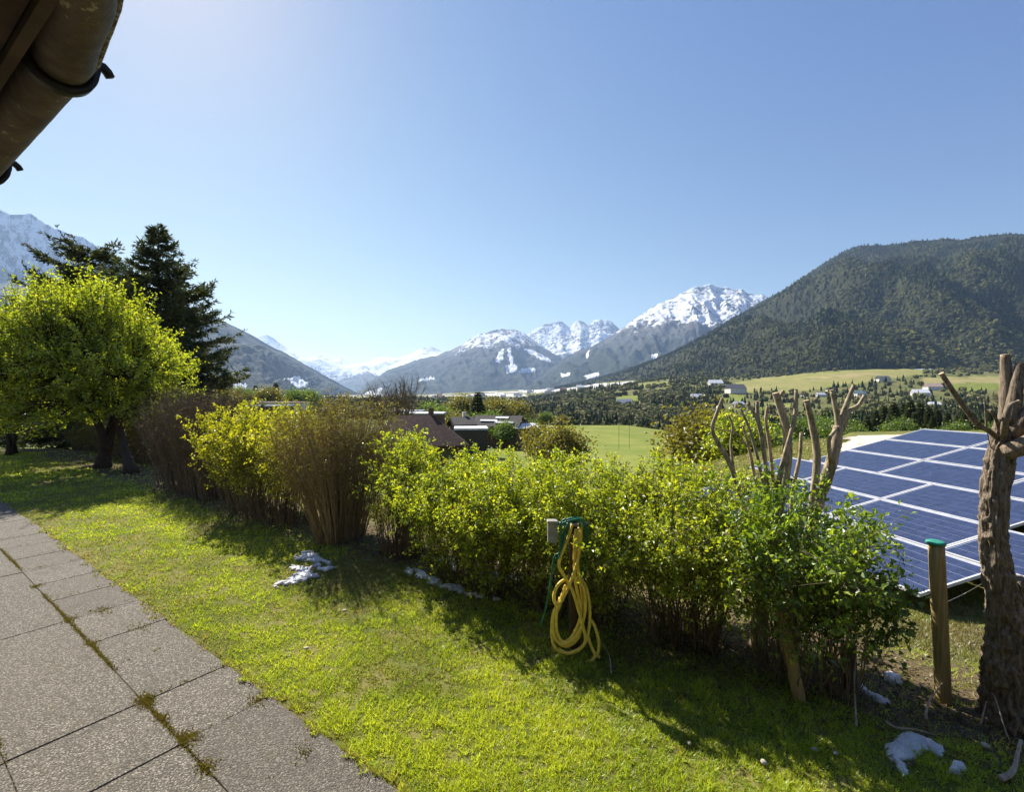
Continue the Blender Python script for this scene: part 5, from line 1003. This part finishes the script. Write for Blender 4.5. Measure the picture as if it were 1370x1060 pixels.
# neighbour's brown roof just below the hedge top
def neighbour():
    d = 45; ridge = P(552, 557, d)[2]; eave = P(590, 590, d)[2]; b = TZ(556, 46); cxp = P(566, 560, 47)
    house('low house with a brown tiled hip roof below the hedge', 556, 46, 9.5, 6.2, eave-b[2], ridge-eave, 'roof_brown', 'wall_wood', rad(12), True, base=(cxp[0]-.9, 47, b[2]), over=.5)
    b = TZ(630, 62); e = P(630, 574, 62)[2]-b[2]; house('small dark garage with a pale flat roof right of the brown roof', 630, 62, 4.2, 4.0, e, .3, 'roof_pale', 'wall_dark', rad(6), flat=True, name='garage', cat='garage', over=.1, nwin=0)
    b = TZ(618, 74); e = P(618, 566, 74)[2]-b[2]; house('white walled house standing behind the dark garage', 618, 74, 3.0, 4.5, e, 1.0, 'roof_dark', 'wall_white', rad(20), name='house', nwin=2)
    b = TZ(668, 88); e = P(668, 568, 88)[2]-b[2]; house('long dark house whose roof carries pale snow streaks', 668, 88, 8.5, 6, e, 1.7, 'roof_dark', 'wall_wood', rad(-14)); q = b
    for k, (u, v, w) in enumerate(((-1.5, .45, 3.4), (.8, .75, 2.6), (1.6, .28, 3.6))):
        c = rad(-14); A = np.array([(math.cos(c), math.sin(c), 0), (-math.sin(c), math.cos(c), 0), (0, 0, 1.)]); lx, ly = u, -3.35*(1-v); z = e+1.7*v-.02; sl = math.atan2(1.7, 3); A2 = np.array([A[0], A[1]*math.cos(sl)+A[2]*math.sin(sl), -A[1]*math.sin(sl)+A[2]*math.cos(sl)])
        tag(MB().box(b+A[0]*lx+A[1]*ly+A[2]*(z+.08), (w, .55, .12), A2, .04).build('roof_snow', M['snow'], None, loc=b+A[0]*lx+A[1]*ly+A[2]*z), ('left snow streak', 'upper snow streak', 'lower right snow streak')[k]+' on the long dark roof', 'snow patch')
    b = TZ(708, 84); e = P(708, 571, 84)[2]-b[2]; house('low shed with a pale roof at the left end of the meadow', 700, 86, 4.0, 3.2, max(e, 1.5), .6, 'roof_pale', 'wall_wood', rad(20), name='shed', cat='shed', nwin=0)
    for x, y, d, w, rf, lb, wl in ((45, 556, 42, 7.6, 'roof_pale', 'long low building with a pale snowy roof behind the far left hedge', 'wall_wood'), (322, 538, 125, 10.5, 'bluish', 'long low building with a bluish flat roof in the left valley', 'wall_wood'), (381, 539, 120, 10.8, 'pinkish', 'long low building with a pinkish flat roof in the left valley', 'wall_white'), (360, 544, 104, 9, 'bluish', 'long grey flat roofed building in front of the pinkish roof', 'wall_wood'), (545, 551, 82, 5.5, 'bluish', 'flat grey roof among the bare trees', 'wall_wood'), (568, 554, 74, 6, 'roof_pale', 'narrow pale roof showing over the brown ridge', 'wall_wood')):
        b = TZ(x, d); e = P(x, y, d)[2]-b[2]; house(lb, x, d, w, 5, max(e, 1.5), .3, rf, wl, rad(3), flat=x > 100, name='long_building', cat='building', over=.2, nwin=4)
M['wall_dark'] = m_plain('dark_boards', (.055, .045, .038), .8, .2, 5)
neighbour()
# farmhouses on the slopes across the valley
FH = [(957, 514, 20, 'roof_pale', 'small pale farmhouse at the left end of the green field'), (984, 523, 26, 'roof_grey', 'long white farm building under the pale green field'), (988, 541, 15, 'roof_pale', 'white house right above the bright rounded bush'), (835, 541, 22, 'bluish', 'bluish roofed barn on the edge of the small green clearing'), (932, 532, 18, 'roof_pale', 'pale low barn left of the pollarded stems'),
      (1181, 508, 17, 'roof_grey', 'grey roofed house with bluish walls on the upper slope'), (1204, 501, 20, 'bluish', 'broad bluish roof highest on the slope by the dark forest'), (1150, 527, 16, 'roof_teal', 'teal roofed house behind the forked pollard stub'), (1248, 519, 20, 'pinkish', 'long pale building below the tan field'), (1231, 527, 20, 'roof_pale', 'white roofed house below the long pale building'), (1250, 541, 14, 'roof_pale', 'small white roof just above the conifer row'),
      (1098, 528, 12, 'roof_pale', 'small white house right of the thick pollard stem'), (1076, 527, 9, 'roof_red', 'tiny reddish roof between the pollard stems'), (1300, 528, 9, 'roof_pale', 'tiny white house left of the furrowed trunk'), (1316, 541, 9, 'roof_grey', 'tiny grey house beside the thin side branch'), (1271, 546, 12, 'roof_grey', 'grey roofed house at the left end of the dry field'), (1052, 534, 9, 'roof_red', 'tiny red roofed house between two pollard stems'), (1290, 503, 14, 'bluish', 'small pale roof at the upper edge of the tan field'), (1355, 541, 14, 'roof_red', 'pinkish house by the right edge behind the trunk'),
      (960, 505, 9, 'roof_grey', 'tiny grey cabin at the foot of the forested hill'), (870, 524, 10, 'roof_pale', 'tiny pale house above the small green clearing'), (1112, 521, 12, 'roof_grey', 'grey house on the slope left of the forked pollard stub')]
def depth_for(x, y):
    ds = np.geomspace(230, 2500, 400); z = terrain_z((x-CX)/FPX*ds, ds); yy = HY-(z-EYE)*FPX/ds; k = np.argmin(np.abs(yy-(y+3))); return float(ds[k])
for x, y, w, rf, lb in FH:
    d = depth_for(x, y); s = .85*w*d/FPX; house(lb, x, d, s, s*.7, s*.27, s*.26, rf, 'wall_white', rad(rng.uniform(-14, 14)), name='farmhouse', over=.4, nwin=4)
for i in range(36):
    x = rng.choice([rng.uniform(500, 700), rng.uniform(690, 800), rng.uniform(285, 440)]); y = 529+rng.normal(0, 3.5) if x < 500 else np.interp(x, [500, 620, 700, 800], [531, 530, 526, 517])+rng.normal(0, 3)
    d = float(np.clip(depth_for(x, y), 420, 2400)); s = rng.uniform(9, 15)*d/900; s = np.clip(s, 7, 22); rf = random.choice(['roof_grey', 'roof_red', 'roof_pale', 'bluish', 'roof_grey']); house('tiny '+{'roof_grey': 'grey', 'roof_red': 'red', 'roof_pale': 'white', 'bluish': 'bluish'}[rf]+' roofed house '+('in the left valley village below the wooded slope' if x < 460 else 'in the village on the central valley floor' if x < 690 else 'of the village on the rise right of the valley'), x, d, s, s*.7, s*.45, s*.25, rf, 'wall_white', rng.uniform(-.5, .5), name='village_house', group='houses of the far valley village', nwin=3)
# pale gravel ground behind the panels and the thin field post and saplings
def gravel():
    out = [(1122, 600), (1140, 588), (1165, 584.5), (1195, 584), (1224, 583), (1224, 587), (1200, 594), (1170, 602), (1140, 612), (1118, 616)]
    q = []
    for x, y in out:
        ds = np.linspace(7, 24, 400); yy = HY-(terrain_z((x-CX)/FPX*ds, ds)-EYE)*FPX/ds; q.append(TZ(x, ds[np.argmin(np.abs(yy-y))]))
    g = np.array(q); n = 60; lo, hi = g.min(0)[:2], g.max(0)[:2]; X, Y = np.meshgrid(np.linspace(lo[0], hi[0], n), np.linspace(lo[1], hi[1], n)); ins = inpoly([tuple(a[:2]) for a in g], X+.5*(vnoise(X*2, Y*2, 0, 1)-.5), Y+.5*(vnoise(X*2, Y*2, 0, 2)-.5))
    Z = terrain_z(X, Y)+.05; i, j = np.nonzero(ins[:-1, :-1]); k = i*n+j; t = NT('pale_gravel'); p = t.pos(); c = t.mix(t.mr(t.noise(p, 3, 6, .7), .35, .65), (.34, .30, .24), (.66, .62, .55)); o = mesh_obj('gravel', np.stack([X, Y, Z], -1).reshape(-1, 3), [np.stack([k, k+1, k+n+1, k+n], -1)], t.done(t.bsdf(c, .9, t.bump(t.noise(p, 20, 4), .5, .03), 0, .2)), None, True); tag(o, kind='structure')
gravel()
for x, y, top, d, lb in ((902, 596, 584, 62, 'thin dark post standing alone in the green meadow'), (828, 582, 560, 90, 'tall thin bare sapling at the far meadow edge'), (842, 582, 562, 92, 'second thin bare sapling right of the tall one at the meadow edge')):
    b = TZ(x, d); t = MB().tube([b-np.array((0, 0, .3)), P(x, top, d)], .03, 6).build('post_or_sapling', M['timber_dark'], None, loc=b); tag(t, lb, 'post')  # the two bare saplings are drawn as straight poles like the post
